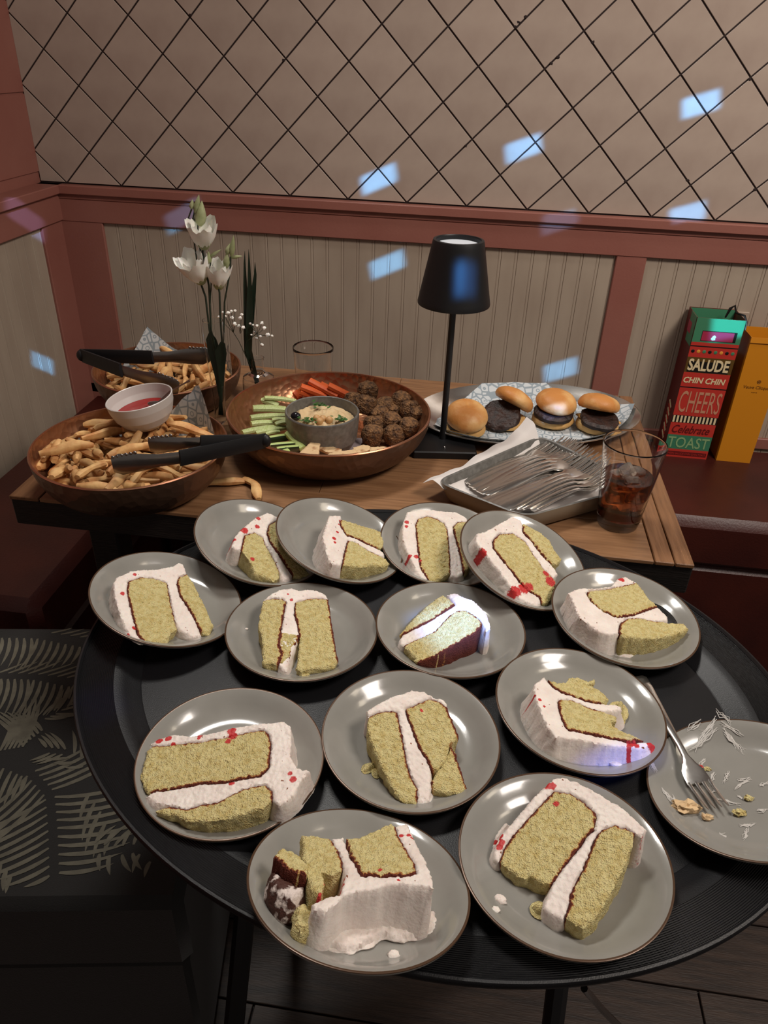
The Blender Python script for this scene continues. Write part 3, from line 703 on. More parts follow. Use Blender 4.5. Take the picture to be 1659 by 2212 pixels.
SL.append((10, 690, 1440, sG, .036, 'two-layer slice with domed frosting and a torn right layer', [[(420,390),(520,330),(650,260),(830,205),(940,215),(1020,270),(1100,280),(1145,320),(1140,360),(1060,300),(980,285),(870,330),(770,370),(780,430),(820,530),(860,640),(900,740),(960,820),(1000,920),(1000,1050),(990,1200),(930,1220),(880,1190),(880,1080),(830,1000),(790,880),(760,720),(740,600),(710,470),(700,400),(600,395),(500,415),(440,445)]],
 [[(440,450),(500,420),(600,398),(698,403),(708,470),(738,600),(758,720),(788,880),(828,1000),(878,1080),(878,1180),(870,1225),(760,1215),(700,1160),(640,1060),(560,900),(500,780),(450,640),(430,540)],
  [(775,385),(870,335),(980,290),(1060,305),(1140,362),(1200,500),(1245,620),(1210,670),(1170,700),(1130,850),(1050,930),(1002,920),(962,820),(902,740),(862,640),(822,530),(782,430)],
  [(1180,700),(1220,780),(1260,900),(1300,1030),(1325,1080),(1280,1130),(1150,1140),(1080,1110),(1020,1110),(1003,1030),(1050,940),(1130,855)]], [(915,395,12)], [[(1140,362),(1245,620)],[(1180,700),(1325,1080)]], .003))
SL.append((11, 1060, 1390, sG, .036, 'slice with wide frosted corner at front left and red jam at its tip', [[(400,350),(480,290),(510,330),(560,390),(650,440),(750,470),(850,510),(950,530),(1120,540),(1170,560),(1180,590),(1100,608),(980,602),(870,572),(800,532),(720,502),(620,500),(600,520),(620,620),(660,730),(700,772),(850,802),(1000,832),(1150,862),(1230,885),(1330,875),(1430,880),(1475,900),(1380,940),(1230,935),(1100,915),(900,880),(700,850),(590,835),(520,760),(455,620),(400,480),(385,400)]],
 [[(512,322),(600,350),(690,340),(700,300),(780,300),(870,340),(930,320),(940,350),(870,370),(970,410),(1030,460),(1060,500),(1000,525),(950,528),(850,508),(750,468),(650,438),(562,388)],
  [(605,520),(622,503),(720,505),(800,535),(870,575),(980,605),(1060,630),(1130,660),(1130,700),(1080,700),(1100,740),(1200,800),(1300,830),(1370,870),(1230,882),(1150,860),(1000,830),(850,800),(702,770),(662,728),(622,618)]], [(1250,895,24),(1300,900,28),(1430,905,26),(1240,925,20),(1460,895,20),(440,500,14),(480,560,10),(395,455,10)], [], .008))
SL.append((12, 520, 1720, sI, .040, 'slumped slice with a tall smooth frosted front and a broken crusty piece', [[(640,290),(720,280),(740,330),(770,420),(820,500),(850,558),(900,545),(1000,562),(1150,557),(1242,535),(1218,455),(1160,370),(1110,280),(1085,200),(1170,180),(1220,290),(1290,420),(1340,540),(1355,630),(1250,620),(1050,610),(950,640),(880,650),(800,665),(720,690),(680,740),(600,800),(520,790),(500,750),(600,705),(700,680),(735,550),(718,470),(690,380),(650,320)]],
 [[(430,270),(550,280),(640,300),(690,380),(715,470),(715,520),(640,545),(570,530),(590,620),(560,700),(500,660),(470,560),(440,420)],
  [(742,300),(830,290),(950,240),(1060,190),(1088,215),(1112,285),(1160,372),(1218,460),(1240,537),(1130,555),(1000,560),(900,543),(852,555),(822,500),(772,420)]], [(630,600,34),(665,580,34),(700,565,26),(620,650,30),(670,640,30),(690,610,26),(560,690,14),(1130,270,14),(1180,268,12),(1210,285,12),(980,520,12),(1110,585,9)], [], .004))
SL.append((13, 980, 1650, sJ, .040, 'big slice split in two layers, frosting along its upper left and right', [[(285,620),(340,505),(450,380),(560,250),(650,160),(720,100),(790,90),(900,130),(1050,210),(1200,300),(1310,390),(1385,470),(1350,520),(1300,495),(1250,460),(1150,440),(1060,470),(1012,530),(985,600),(955,680),(930,750),(870,850),(840,930),(830,1010),(790,1110),(700,1080),(640,1030),(680,930),(712,850),(800,722),(900,602),(955,515),(1010,470),(1028,370),(1000,330),(930,262),(830,205),(720,187),(640,270),(540,380),(430,500),(362,600),(320,700),(285,680)]],
 [[(722,192),(830,210),(930,267),(1000,335),(1024,372),(1006,468),(952,512),(898,600),(798,720),(708,848),(640,855),(590,828),(540,800),(510,825),(430,778),(330,710),(364,602),(432,502),(542,382),(642,272)],
  [(1062,475),(1150,445),(1248,464),(1298,498),(1280,580),(1240,700),(1180,820),(1120,940),(1050,1060),(990,1130),(930,1180),(850,1140),(800,1100),(832,1010),(844,930),(874,850),(934,750),(960,680),(990,600),(1016,532)]], [(670,150,22),(705,155,22),(335,510,16),(345,560,16),(330,590,18),(735,285,16),(1370,520,12)], [], .003))
slice_root = {}
HGT = {1: ((300, 600, 0.028), (600, 1000, 0.012)), 2: ((1150, 250, 0.03), (1400, 600, 0.015)), 3: ((420, 350, 0.034), (850, 560, 0.018)), 4: ((1150, 180, 0.03), (1250, 700, 0.012)), 5: ((300, 170, 0.03), (600, 640, 0.014)), 6: ((800, 650, 0.036), (1480, 820, 0.016)), 7: ((700, 200, 0.03), (800, 950, 0.01)), 8: ((1100, 450, 0.034), (400, 750, 0.014)), 9: ((1300, 700, 0.032), (250, 800, 0.018)), 10: ((800, 280, 0.032), (1000, 1180, 0.009)), 11: ((450, 700, 0.034), (1400, 880, 0.018)), 12: ((1250, 600, 0.043), (500, 500, 0.03)), 13: ((1200, 350, 0.038), (500, 800, 0.013))}
for k, ox, oy, sc, h, lab, fro, spo, ber, cl, flare in SL:
    MP, n = plate_frame(k)
    MI = MP.inverted(); (xa, ya, ha), (xb, yb, hb) = HGT[k]
    def proj(p, z, n_):
        return MI @ atp(ox + p[0] * sc, oy + p[1] * sc, MP @ z, MP.to_3x3() @ n_)
    A_ = proj((xa, ya), Vector((0, 0, -DEP + ha)), Vector((0, 0, 1))); B_ = proj((xb, yb), Vector((0, 0, -DEP + hb)), Vector((0, 0, 1)))
    d_ = (B_ - A_).to_2d(); gr = d_ * ((hb - ha) / d_.length_squared)
    hfn = lambda x, y: max(.006, ha + (x - A_.x) * gr.x + (y - A_.y) * gr.y)
    pn = Vector((-gr.x, -gr.y, 1)).normalized(); pc = Vector((A_.x, A_.y, -DEP + ha))
    def loc(p):
        w = proj(p, pc, pn); return (w.x, w.y)
    zfl = lambda x, y: .0002 + max(0, min(.013, (math.hypot(x, y) - .058) * .58))
    t = thing('cake_slice', lab, 'cake', MP @ Matrix.Translation((0, 0, -DEP)), 'vanilla layer cake slices on grey plates')
    slice_root[k] = t
    mmpp = sc / (FPX / (Vector(CAM.tolist()) - (MP @ pc)).length)
    B = [(*loc(b), b[2] * mmpp * 1.5) for b in ber]
    FP = [[loc(p) for p in q] for q in fro]
    for q in FP: slab('frosting', q, 0, -.0006, M['frost'], t, rnd=.0018, amp=.0007, flare=flare, jag=.0008, berries=B, crumbs=-.10, seed=k, fq=330, zfn=hfn, zfloor=zfl)
    cr = [(q, True) for q in FP] + [([loc(p) for p in q], False) for q in cl]
    for i, q in enumerate(spo):
        slab('sponge_layer', [loc(p) for p in q], 0, .0004 * (i % 2), M['sponge'], t, rnd=.0014, amp=.0010, jag=.0010, crust=cr, berries=B, seed=k * 3 + i + 20, fq=420, zfn=hfn, zfloor=zfl)
def blob_on(k, px, py, r, m, name, h=.4, parent=None, nz=.4, sc=(1, 1)):
    MP, n = plate_frame(k); c = MP @ Vector((0, 0, -DEP)); w = MP.inverted() @ atp(px, py, c, n)
    rr = math.hypot(w.x, w.y); z = -DEP + (0 if rr < .057 else (rr - .057) * .62)
    b = MB().ball(MP @ Vector((w.x, w.y, z + r * h * .5)), r, 12, 8, (sc[0], sc[1], h), nz, 90); return b
# extra pieces belonging to the slices
blob_on(8, 922, 1436, .007, M['frost'], '', .6).build('frosting_dollop', M['frost'], slice_root[8], world=True)
MP, n12 = plate_frame(12)
c = MP @ Vector((0, 0, -DEP + .034)); MI = MP.inverted()
loc = lambda p: (lambda w: (w.x, w.y))(MI @ atp(520 + p[0] * sI, 1720 + p[1] * sI, c, n12))
slab('sponge_chunk', [loc(p) for p in [(290,355),(400,400),(470,470),(470,545),(380,525),(300,480),(235,420)]], .001, .034, M['sponge'], slice_root[12], crust=[([loc(p) for p in [(235,420),(300,480),(380,525),(470,545)]], False)], amp=.0008, jag=.0012, seed=77)
slab('crusty_side', [loc(p) for p in [(232,425),(300,487),(380,532),(470,552),(440,600),(370,640),(270,600),(215,520)]], .0005, .026, M['crustdark'], slice_root[12], amp=.0012, jag=.001, seed=78, rnd=.006, flare=.002)
slab('sponge_crumbs', [loc(p) for p in [(400,640),(470,600),(540,690),(520,760),(440,800),(400,740)]], .0005, .018, M['sponge'], slice_root[12], amp=.0015, jag=.0015, seed=79, rnd=.004)
slab('frosting_foot', [(lambda w: (w.x, w.y))(MI @ atp(520 + p[0] * sI, 1720 + p[1] * sI, MP @ Vector((0, 0, -DEP + .006)), n12)) for p in [(480,760),(560,900),(570,960),(620,1030),(720,1060),(830,1050),(930,1000),(1000,960),(1100,985),(1240,970),(1360,920),(1370,800),(1000,700),(700,700)]], .0003, .007, M['frost'], slice_root[12], amp=.0012, jag=.001, seed=80, rnd=.005)
MP, n6 = plate_frame(6); MI = MP.inverted()
def drip(k, pts, name, m, root, z=.002, seed=1, ox=980, oy=1080, s=sC, ber=()):
    MP, n = plate_frame(k); MI = MP.inverted(); c = MP @ Vector((0, 0, -DEP + z))
    q = [(lambda w: (w.x, w.y))(MI @ atp(ox + p[0] * s, oy + p[1] * s, c, n)) for p in pts]
    B = [(*(lambda w: (w.x, w.y))(MI @ atp(ox + p[0] * s, oy + p[1] * s, c, n)), p[2]) for p in ber]
    return slab(name, q, .0002, z, m, root, rnd=z * .9, amp=.0003, jag=.0006, seed=seed, berries=B)
drip(6, [(750,760),(790,790),(840,870),(920,910),(1040,930),(1120,960),(1160,985),(1130,1005),(1060,995),(960,965),(870,920),(790,850),(755,800)], 'frosting_drip', M['frost'], slice_root[6], .003, 3, ber=[(900,870,.004),(990,930,.006),(1020,950,.005),(1050,965,.005),(960,950,.004)])
drip(9, [(1380,480),(1420,560),(1430,660),(1410,720),(1370,640),(1360,520)], 'frosting_drip', M['frost'], slice_root[9], .003, 5, 280, 1480, sF)
drip(11, [(320,520),(340,560),(400,720),(450,830),(540,930),(520,950),(440,880),(380,780),(320,620)], 'frosting_drip', M['frost'], slice_root[11], .003, 6, 1060, 1390, sG)
drip(13, [(280,590),(300,500),(370,410),(400,430),(340,510),(300,600)], 'frosting_drip', M['frost'], slice_root[13], .0025, 7, 980, 1650, sJ, ber=[(300,560,.003)])
drip(10, [(380,900),(410,850),(480,840),(500,880),(440,910),(400,920)], 'sponge_crumb', M['sponge'], slice_root[10], .006, 8, 690, 1440, sG)
drip(10, [(480,890),(530,880),(545,930),(520,968),(490,950)], 'sponge_crumb', M['sponge'], slice_root[10], .006, 9, 690, 1440, sG)
drip(11, [(1140,480),(1180,440),(1220,480),(1215,540),(1170,560),(1140,540)], 'sponge_crumb', M['sponge'], slice_root[11], .020, 10, 1060, 1390, sG)
drip(11, [(1080,640),(1140,600),(1210,590),(1190,650),(1140,650),(1130,700),(1085,700)], 'sponge_crumb', M['sponge'], slice_root[11], .012, 11, 1060, 1390, sG)
drip(13, [(570,990),(600,960),(650,960),(670,1010),(650,1050),(600,1030)], 'sponge_crumb', M['sponge'], slice_root[13], .010, 12, 980, 1650, sJ)
drip(7, [(750,950),(800,960),(890,970),(870,1000),(800,1020),(760,1000)], 'sponge_crumb', M['sponge'], slice_root[7], .007, 13, 480, 1240, sD)
drip(1, [(215,865),(250,850),(262,880),(240,890)], 'sponge_crumb', M['sponge'], slice_root[1], .006, 14, 180, 1060, sA)
def dab(k, px, py, r, label, cat='frosting', m='frost', name='frosting_dab', h=.45, sc=(1, .8), grp=None):
    p = blob_on(k, px, py, r, M[m], '', h, sc=sc); tag(p.build(name, M[m]), label, cat, grp)
dab(12, 850, 2070, .0045, 'small white frosting dab near the front of the nearest left plate')
dab(13, 1080, 1950, .0048, 'round frosting dab on the left of the nearest right plate')
dab(13, 1068, 1985, .0034, 'frosting fleck on the left rim of the nearest right plate')
dab(11, 1325, 1660, .0050, 'white frosting dab on the front rim of the plate right of centre', sc=(1.2, .7))
dab(9, 618, 1765, .0040, 'frosting fleck on the right rim of the front left plate')
dab(7, 533, 1364, .0018, 'tiny frosting fleck left of the torn-flap slice')
tag(MB().ball(at(608, 1778, .768), .006, 12, 8, (1, .7, .6), .5, 90).build('frosting_dab', M['frost']), 'frosting lump on the black tray between the two front left plates', 'frosting')
# used plate at the right: smears, crumbs, fork
MP, n14 = plate_frame(14); MI = MP.inverted()
def L14(x, y, z=-DEP + .0006):
    w = MI @ atp(1380 + x * .18992, 1480 + y * .18992, MP @ Vector((0, 0, -DEP)), n14); rr = math.hypot(w.x, w.y)
    return Vector((w.x, w.y, z + (0 if rr < .056 else (rr - .056) * .6)))
sm = MB(); r = random.Random(5)
strokes = [((700,560),(560,640)),((880,520),(640,780)),((900,600),(560,790)),((860,560),(700,640)),((890,480),(1060,570)),((930,560),(1180,650)),((980,620),(1220,760)),((960,600),(1200,790)),((1020,990),(960,1120)),((1130,1080),(1280,1070)),((1260,1080),(1100,1190)),((870,1010),(820,1090)),((740,980),(720,1050)),((280,1260),(380,1390)),((390,1300),(430,1390)),((1130,1270),(1190,1290)),((1240,1640),(1190,1760)),((930,1680),(990,1740)),((1380,1150),(1469,1110)),((1350,1440),(1460,1430)),((820,1240),(900,1200)),((900,1300),(1150,1370)),((1150,1600),(1330,1590)),((740,840),(700,920)),((620,980),(560,930)),((130,960),(180,1110)),((150,1020),(210,1090))]
for a, b in strokes:
    for q in range(5):
        j = lambda: r.uniform(-34, 34)
        pts = [L14(a[0] + (b[0] - a[0]) * u + (j() if 0 < u < 1 else j() * .5), a[1] + (b[1] - a[1]) * u + j() * .6) for u in (0, .33, .66, 1)]
        sm.tube(pts, [.0002, r.uniform(.0003, .0007), r.uniform(.0002, .0006), .0001], 6, ab=(1, .3))
o = sm.build('frosting_smears', M['smear']); o.matrix_world = MP; tag(o, 'thin white frosting smears dragged over the used plate', 'frosting', kind='stuff')
for (x, y, rr, m, lab) in ((530, 1430, .0085, 'pita', 'golden cake crumb beside the fork tines on the used plate'), (780, 1520, .004, 'pita', 'small brown crumb below the fork tines on the used plate'), (1150, 1470, .0042, 'sponge', 'yellow crumb right of the fork tines on the used plate'),
                       (785, 965, .0026, 'sponge', 'pale round crumb above the fork tines, beside a red speck'), (705, 935, .002, 'bred', 'tiny red jam speck right of the fork neck'), (1250, 1300, .0032, 'sponge', 'flat crumb near the middle of the used plate')):
    p = MP @ L14(x, y, -DEP + rr * .45)
    tag(MB().ball(p, rr, 14, 10, (1.25, .8, .6), .7, 60).build('cake_crumb', M[m]), lab, 'crumb')
def fork_mesh():
    b = MB()
    # handle runs along +x from 0; tines end at .175; faces +z
    st = [(0, .0062, 0, .0008), (.003, .0088, .0002, .0010), (.02, .0085, .0012, .0011), (.05, .0062, .0026, .0012), (.08, .0042, .0030, .0014), (.10, .0034, .0022, .0017), (.113, .0036, .0008, .0016), (.121, .0070, -.0008, .0010), (.128, .0106, -.0018, .0009), (.136, .0118, -.0022, .0008), (.143, .0120, -.0020, .0008)]
    b.tube([(x, 0, z) for x, w, z, t_ in st], 1, 12, ab=[(w, t_) for x, w, z, t_ in st], sq=.25)
    for i in range(4):
        y = -.0099 + i * .0066
        b.tube([(.141, y, -.0020), (.150, y * .98, -.0012), (.162, y * .96, .0016), (.172, y * .94, .0042), (.177, y * .94, .0058)], 1, 6, ab=[(.0019, .0008), (.0017, .0008), (.0015, .0008), (.0012, .0007), (.0004, .0004)])
    return b
FB = fork_mesh()
def fork(p, q, label, group=None, roll=0, S=None, pitch=None):
    """handle end p, tine tip q (world)"""
    d = q - p; X = d.normalized(); Z = Vector((0, 0, 1)); Y = Z.cross(X).normalized(); Z = X.cross(Y)
    R = Matrix((X, Y, Z)).transposed().to_4x4() @ Matrix.Rotation(roll, 4, 'X'); s = S or d.length / .177
    if FB_mesh[0] is None:
        o = obj('fork', [v * 1.0 for v in FB.v], FB.f, M['steel']); FB_mesh[0] = o.data
    else:
        o = bpy.data.objects.new('fork', FB_mesh[0]); COL.objects.link(o)
    o.matrix_world = Matrix.Translation(p) @ R @ Matrix.Scale(s, 4)
    return tag(o, label, 'fork', group)
FB_mesh = [None]
pA = MP @ L14(330, 480, -.0); pB = MP @ L14(800, 1400, -DEP + .004)
tipw = atp(1380 + 900 * .18992, 1480 + 1440 * .18992, MP @ Vector((0, 0, -DEP + .003)), n14)
nkw = at(1445, 1575, .7745)
dirv = (tipw - nkw).normalized()
fork(tipw - dirv * .168, tipw, 'smeared fork lying on the used plate at the right edge', None, .15, .95)

# ================================================================ BOWLS OF FOOD
def bowl_profile(R, H, fl=.62, th=.0028):
    """inside profile floor->rim, outside rim->floor"""
    ins = []; out = []
    for i in range(15):
        u = i / 14; r_ = R * (fl + (1 - fl) * math.sin(u * PI / 2) ** .9); z = .006 + (H - .006) * (1 - math.cos(u * PI / 2)) ** .85
        ins.append((r_ - th, z))
    ins[-1] = (R - th, H)
    for i in range(14, -1, -1):
        u = i / 14; r_ = R * (fl - .03 + (1.03 - fl) * math.sin(u * PI / 2) ** .9); z = (H) * (1 - math.cos(u * PI / 2)) ** .85
        out.append((r_, z))
    return ins, out
def copper_bowl(c, R, H, label):
    t = thing('copper_bowl', label, 'bowl', c)
    ins, out = bowl_profile(R, H)
    b = MB(); b.lathe(out, 80, cap=False); b.lathe([(0, 0), (out[-1][0], 0)], 80, cap=False); b.build('outer_shell', M['copper'], t)
    b = MB(); b.lathe([(0, .006)] + ins, 80, cap=False); b.build('inside', M['copperin'], t)
    MB().lathe([(R - .0030, H - .0004), (R - .0026, H + .0011), (R - .0008, H + .0013), (R + .0006, H), (R, H - .0014)], 80, cap=False).build('rim', M['copperrim'], t)
    return t, ins
FBc = (.626, -.962, TZ); VBc = (.887, -.784, TZ); BBc = (.562, -.655, TZ)
_, insF = copper_bowl(FBc, .1394, .070, 'copper bowl of chips at the front left table corner')
_, insV = copper_bowl(VBc, .165, .070, 'wide copper bowl holding vegetable sticks, dip and falafel')
_, insB = copper_bowl(BBc, .131, .068, 'copper bowl of chips at the back left near the wall')
def inside_h(ins, r_):
    if r_ <= ins[0][0]: return ins[0][1]
    for (a, za), (b, zb) in zip(ins, ins[1:]):
        if r_ <= b: return za + (zb - za) * (r_ - a) / max(1e-9, b - a)
    return ins[-1][1]
def liner(c, ins, s, rot, corners, label, r0, seed, slope=62):
    t = thing('paper_liner', label, 'paper', c); b = MB(); nr, na = 22, 96; v = []; f = []
    for i in range(nr + 1):
        for k in range(na):
            a = 2 * PI * k / na; ca, sa = math.cos(a - rot), math.sin(a - rot); base = s / max(abs(ca), abs(sa))
            q = ((a - rot - PI / 4) / (PI / 2)) % 4; m0, m1 = corners[int(q)], corners[(int(q) + 1) % 4]; fr = q - int(q); m_ = m0 + (m1 - m0) * fr
            L_ = base * m_ * i / nr; rr = min(L_, r0); ex = max(0, L_ - r0)
            z = inside_h(ins, rr) + .0012 + ex * math.sin(math.radians(slope)); rr = rr + ex * math.cos(math.radians(slope)) * (.3)
            z += .0022 * (noise.noise(Vector((rr * math.cos(a) * 45, rr * math.sin(a) * 45, seed))) + .5) + .006 * ex / .05 * noise.noise(Vector((a * 3, seed, ex * 20)))
            v.append((rr * math.cos(a), rr * math.sin(a), z))
    for i in range(nr):
        for k in range(na): f.append((i * na + k, i * na + (k + 1) % na, (i + 1) * na + (k + 1) % na, (i + 1) * na + k))
    b.add(v, f).build('sheet', M['paper'], t); return t
liner(FBc, insF, .128, math.radians(62 - 45), [1.32, .80, .78, .80], 'patterned paper liner poking up behind the ketchup bowl', .119, 1.3)
liner(BBc, insB, .128, math.radians(128 - 45), [1.12, .78, .74, 1.02], 'patterned paper liner with a corner standing by the back wall', .112, 4.3, 75)

def fry_mesh(i):
    r = random.Random(100 + i); L_ = r.uniform(.045, .075); w = r.uniform(.0050, .0068); b = MB(); n = 8
    bend = r.uniform(-.006, .006); bz = r.uniform(-.003, .004); pts = []; rad = []
    for k in range(n + 1):
        u = k / n; x = (u - .5) * L_; pts.append((x, bend * (1 - (2 * u - 1) ** 2) + .0014 * math.sin(u * 9 + i * 2), bz * math.sin(PI * u)))
        rad.append(w * (1.0 + .18 * math.sin(u * 7 + i)) * (.62 if k in (0, n) else .92 if k in (1, n - 1) else 1))
    b.tube(pts, rad, 8, sq=.8, ab=(1.0, .82)); return b, L_, w
FRY = [fry_mesh(i) for i in range(10)]; FRYM = [None] * 10
def put_fry(k, p, az, pitch, roll, label, group=None):
    if FRYM[k] is None:
        o = obj('potato_chip', FRY[k][0].v, FRY[k][0].f, M['fry']); FRYM[k] = o.data
    else:
        o = bpy.data.objects.new('potato_chip', FRYM[k]); COL.objects.link(o)
    o.matrix_world = Matrix.Translation(p) @ Matrix.Rotation(az, 4, 'Z') @ Matrix.Rotation(-pitch, 4, 'Y') @ Matrix.Rotation(roll, 4, 'X')
    return tag(o, label, 'chips', group)
def pile(c, ins, R, n, seed, label, group, top, az0=None, skip=None, maxh=.085):
    r = random.Random(seed); res = .004; G = int(2 * (R + .03) / res); hm = {}
    def base(x, y):
        rr = math.hypot(x, y); return inside_h(ins, min(rr, R - .004)) + .003
    def hget(x, y):
        return hm.get((round(x / res), round(y / res)), base(x, y))
    for q in range(n):
        best = None; k = r.randrange(10); L_, w = FRY[k][1], FRY[k][2]
        for tr in range(10):
            rad = R * .93 * math.sqrt(r.random()); th = r.uniform(0, 2 * PI)
            x, y = rad * math.cos(th), rad * math.sin(th); az = (az0 + r.gauss(0, .7)) if az0 is not None else r.uniform(0, PI)
            if skip and skip(x + c[0], y + c[1]): continue
            dx, dy = math.cos(az), math.sin(az); S = []
            for u in (-.45, -.3, -.15, 0, .15, .3, .45):
                px, py = x + dx * L_ * u, y + dy * L_ * u
                if math.hypot(px, py) > R - .004: S = None; break
                S.append((u * L_, hget(px, py)))
            if not S: continue
            # lower supporting line through the two halves' peaks
            a = max(S[:3], key=lambda s: s[1]); b = max(S[4:], key=lambda s: s[1]); sl_ = (b[1] - a[1]) / (b[0] - a[0]); sl_ = max(-.55, min(.55, sl_))
            z = max(h_ - sl_ * u for u, h_ in S)
            if best is None or z < best[0]: best = (z, x, y, az, sl_, S)
        if best is None: continue
        z, x, y, az, sl_, S = best
        if z > maxh: continue
        put_fry(k, Vector((c[0] + x, c[1] + y, c[2] + z + w * .75)), az, math.atan(sl_), r.uniform(0, 6), label, group)
        dx, dy = math.cos(az), math.sin(az)
        for s in range(-10, 11):
            u = s / 20 * L_
            for wv in (-w, -w * .4, w * .4, w):
                px, py = x + dx * u - dy * wv, y + dy * u + dx * wv; key = (round(px / res), round(py / res))
                hm[key] = max(hm.get(key, 0), z + sl_ * u + w * 1.5)
pile(FBc, insF, .134, 165, 3, 'thick golden potato chip in the front copper bowl', 'chips in the front copper bowl', .09)
pile(BBc, insB, .126, 120, 6, 'golden potato chip in the back copper bowl', 'chips in the back copper bowl', .09)
p = at(480, 1045, TZ + .006); put_fry(3, p, .35, 0, 0, 'brown chip fallen on the table against the front copper bowl')
p = at(543, 1056, TZ + .006); put_fry(6, p, 2.15, 0, 0, 'pale curved chip fallen alone on the table edge')
# ketchup bowl and spoon
nk = Vector((-.148, -.024, 1)) ; nk = Vector((-.15, -.05, 1)).normalized(); X = (Vector((1, 0, 0)) - nk * nk.x).normalized(); Yv = nk.cross(X)
MK = Matrix.Translation((.619, -.900, .866)) @ Matrix((X, Yv, nk)).transposed().to_4x4()
t = thing('sauce_bowl', 'white bowl of ketchup standing on the chips', 'bowl', MK)
H = .047
MB().lathe([(0, -H + .004), (.018, -H + .004), (.030, -H + .009), (.040, -.026), (.0455, -.012), (.0478, 0), (.0488, .0007), (.0500, 0), (.0485, -.012), (.0435, -.027), (.034, -H + .007), (.024, -H), (0, -H)], 64, cap=False).build('bowl', M['ceramic'], t)
MB().lathe([(0, -.0215), (.022, -.0217), (.0412, -.0208)], 48, cap=False).build('ketchup', M['ketchup'], t)
t = thing('spoon', 'dark metal spoon sticking out of the ketchup bowl', 'spoon', (.64, -.88, .87))
MB().tube([at(345, 868, .856), at(368, 845, .868), at(395, 830, .880), at(410, 822, .885)], [.003, .0022, .002, .003], 8, ab=(1.2, .5)).build('handle', M['tongsteel'], t, world=True)
MB().ball(at(338, 872, .853), .011, 12, 8, (1.3, .8, .25)).build('spoon_bowl', M['tongsteel'], t, world=True)
# tongs
def tongs(h, arms, label, up=(0, 0, 1)):
    t = thing('serving_tongs', label, 'tongs', h[0])
    MB().ball(h[0], .0085, 12, 8, (1, .8, 1.2)).build('hinge', M['handle'], t, world=True)
    for (g0, g1, g2, tip, hw, hh) in arms:
        MB().tube([h[0], Vector(g0), g1], [1, 1, 1], 8, ab=[(hw * .8, hh), (hw, hh), (hw, hh)], sq=.7, up=up).build('grip', M['handle'], t, world=True)
        m = g1.lerp(tip, .5)
        a = MB(); a.tube([g1.lerp(g0, .1), g1.lerp(tip, .3), g1.lerp(tip, .62), tip.lerp(g1, .12), tip], 1, 10, ab=[(.0018, hh * .75), (.0018, hh * .8), (.0020, hh * 1.15), (.0022, hh * 1.35), (.0016, hh * .9)], up=up)
        d = (tip - g1).normalized(); s = Vector(up)
        for q in range(6):
            c = tip - d * (.002 + .0058 * q) + s * (hh * (.98 + .06 * q)); a.ball(c, .0026, 8, 6, (1, .6, .9))
        a.build('arm', M['tongsteel'], t, world=True)
hz = at(573, 952, .842)
tongs((hz,), [(hz.lerp(at(388, 990, .848), .3), at(388, 990, .848), None, at(243, 1005, .842), .0035, .0118),
              (hz.lerp(at(432, 955, .862), .3), at(432, 955, .862), None, at(322, 962, .855), .0032, .0100)], 'black-handled steel tongs lying across the front chip bowl')
hz = at(176, 768, .862)
tongs((hz,), [(hz.lerp(at(330, 772, .872), .3), at(330, 772, .872), None, at(452, 768, .868), .0035, .0118),
              (hz.lerp(at(262, 800, .868), .3), at(262, 800, .868), None, at(386, 838, .846), .0035, .0118)], 'black-handled steel tongs open over the back chip bowl')
# hummus
HC = Vector((.8765, -.792, TZ + .0075)); HR = .0605; HH = .0625
t = thing('dip_bowl', 'grey speckled stoneware bowl filled with hummus', 'bowl', HC)
MB().lathe([(0, .006), (.040, .006), (.052, .02), (.0560, .05), (.0572, HH), (.0590, HH + .0008), (HR, HH - .0012), (.0598, .045), (.057, .018), (.050, .004), (.040, 0), (0, 0)], 72, cap=False, wob=.006).build('bowl', M['stone'], t)
t = thing('hummus', 'swirled hummus with parsley, chickpeas and an olive', 'dip', HC)
v = []; f = []; nr, na = 26, 72
for i in range(nr + 1):
    for k in range(na):
        a = 2 * PI * k / na; rr = .0555 * i / nr; x, y = rr * math.cos(a), rr * math.sin(a)
        z = .046 + .007 * (1 - (i / nr) ** 3) + .0045 * math.sin(a * 2 + rr * 210) * (i / nr) * (1 - (i / nr) ** 6) + .0035 * noise.noise(Vector((x * 90, y * 90, 3))) + .0016 * noise.noise(Vector((x * 260, y * 260, 1)))
        if i == nr: z -= .006
        v.append((x, y, z))
for i in range(nr):
    for k in range(na): f.append((i * na + k, i * na + (k + 1) % na, (i + 1) * na + (k + 1) % na, (i + 1) * na + k))
obj('hummus_swirl', v, f, M['hummus'], t)
zz = HC.z + .056
for q in ((684, 904), (697, 905), (711, 907), (690, 910)): MB().ball(at(*q, zz), .0062, 12, 8, nz=.1).build('chickpea', M['chickpea'], t, world=True)
MB().ball(at(639, 899, zz), .0085, 16, 10, (1, .8, .8)).build('olive', M['olive'], t, world=True)
r = random.Random(2)
def leafclump(c, n, s, root):
    b = MB()
    for i in range(n):
        p = c + Vector((r.gauss(0, s), r.gauss(0, s * .7), r.uniform(0, .003))); a = r.uniform(0, 6); l = r.uniform(.004, .007)
        d = Vector((math.cos(a), math.sin(a), r.uniform(-.2, .5))); e = Vector((-math.sin(a), math.cos(a), r.uniform(-.3, .3))) * .45
        b.add([p - d * l * .5, p - d * l * .2 + e * l, p + d * l * .1 + e * l * .5, p + d * l * .3 + e * l * .8, p + d * l * .6, p + d * l * .3 - e * l * .8, p - d * l * .2 - e * l], [(0, 1, 2, 3, 4, 5, 6)])
    b.build('parsley_leaves', M['parsley'], root, smooth=False, world=True)
leafclump(at(690, 876, zz + .002), 26, .007, t); leafclump(at(665, 908, zz), 22, .006, t); leafclump(at(736, 907, zz), 26, .006, t)
pt = at(750, 970, TZ + .0075)
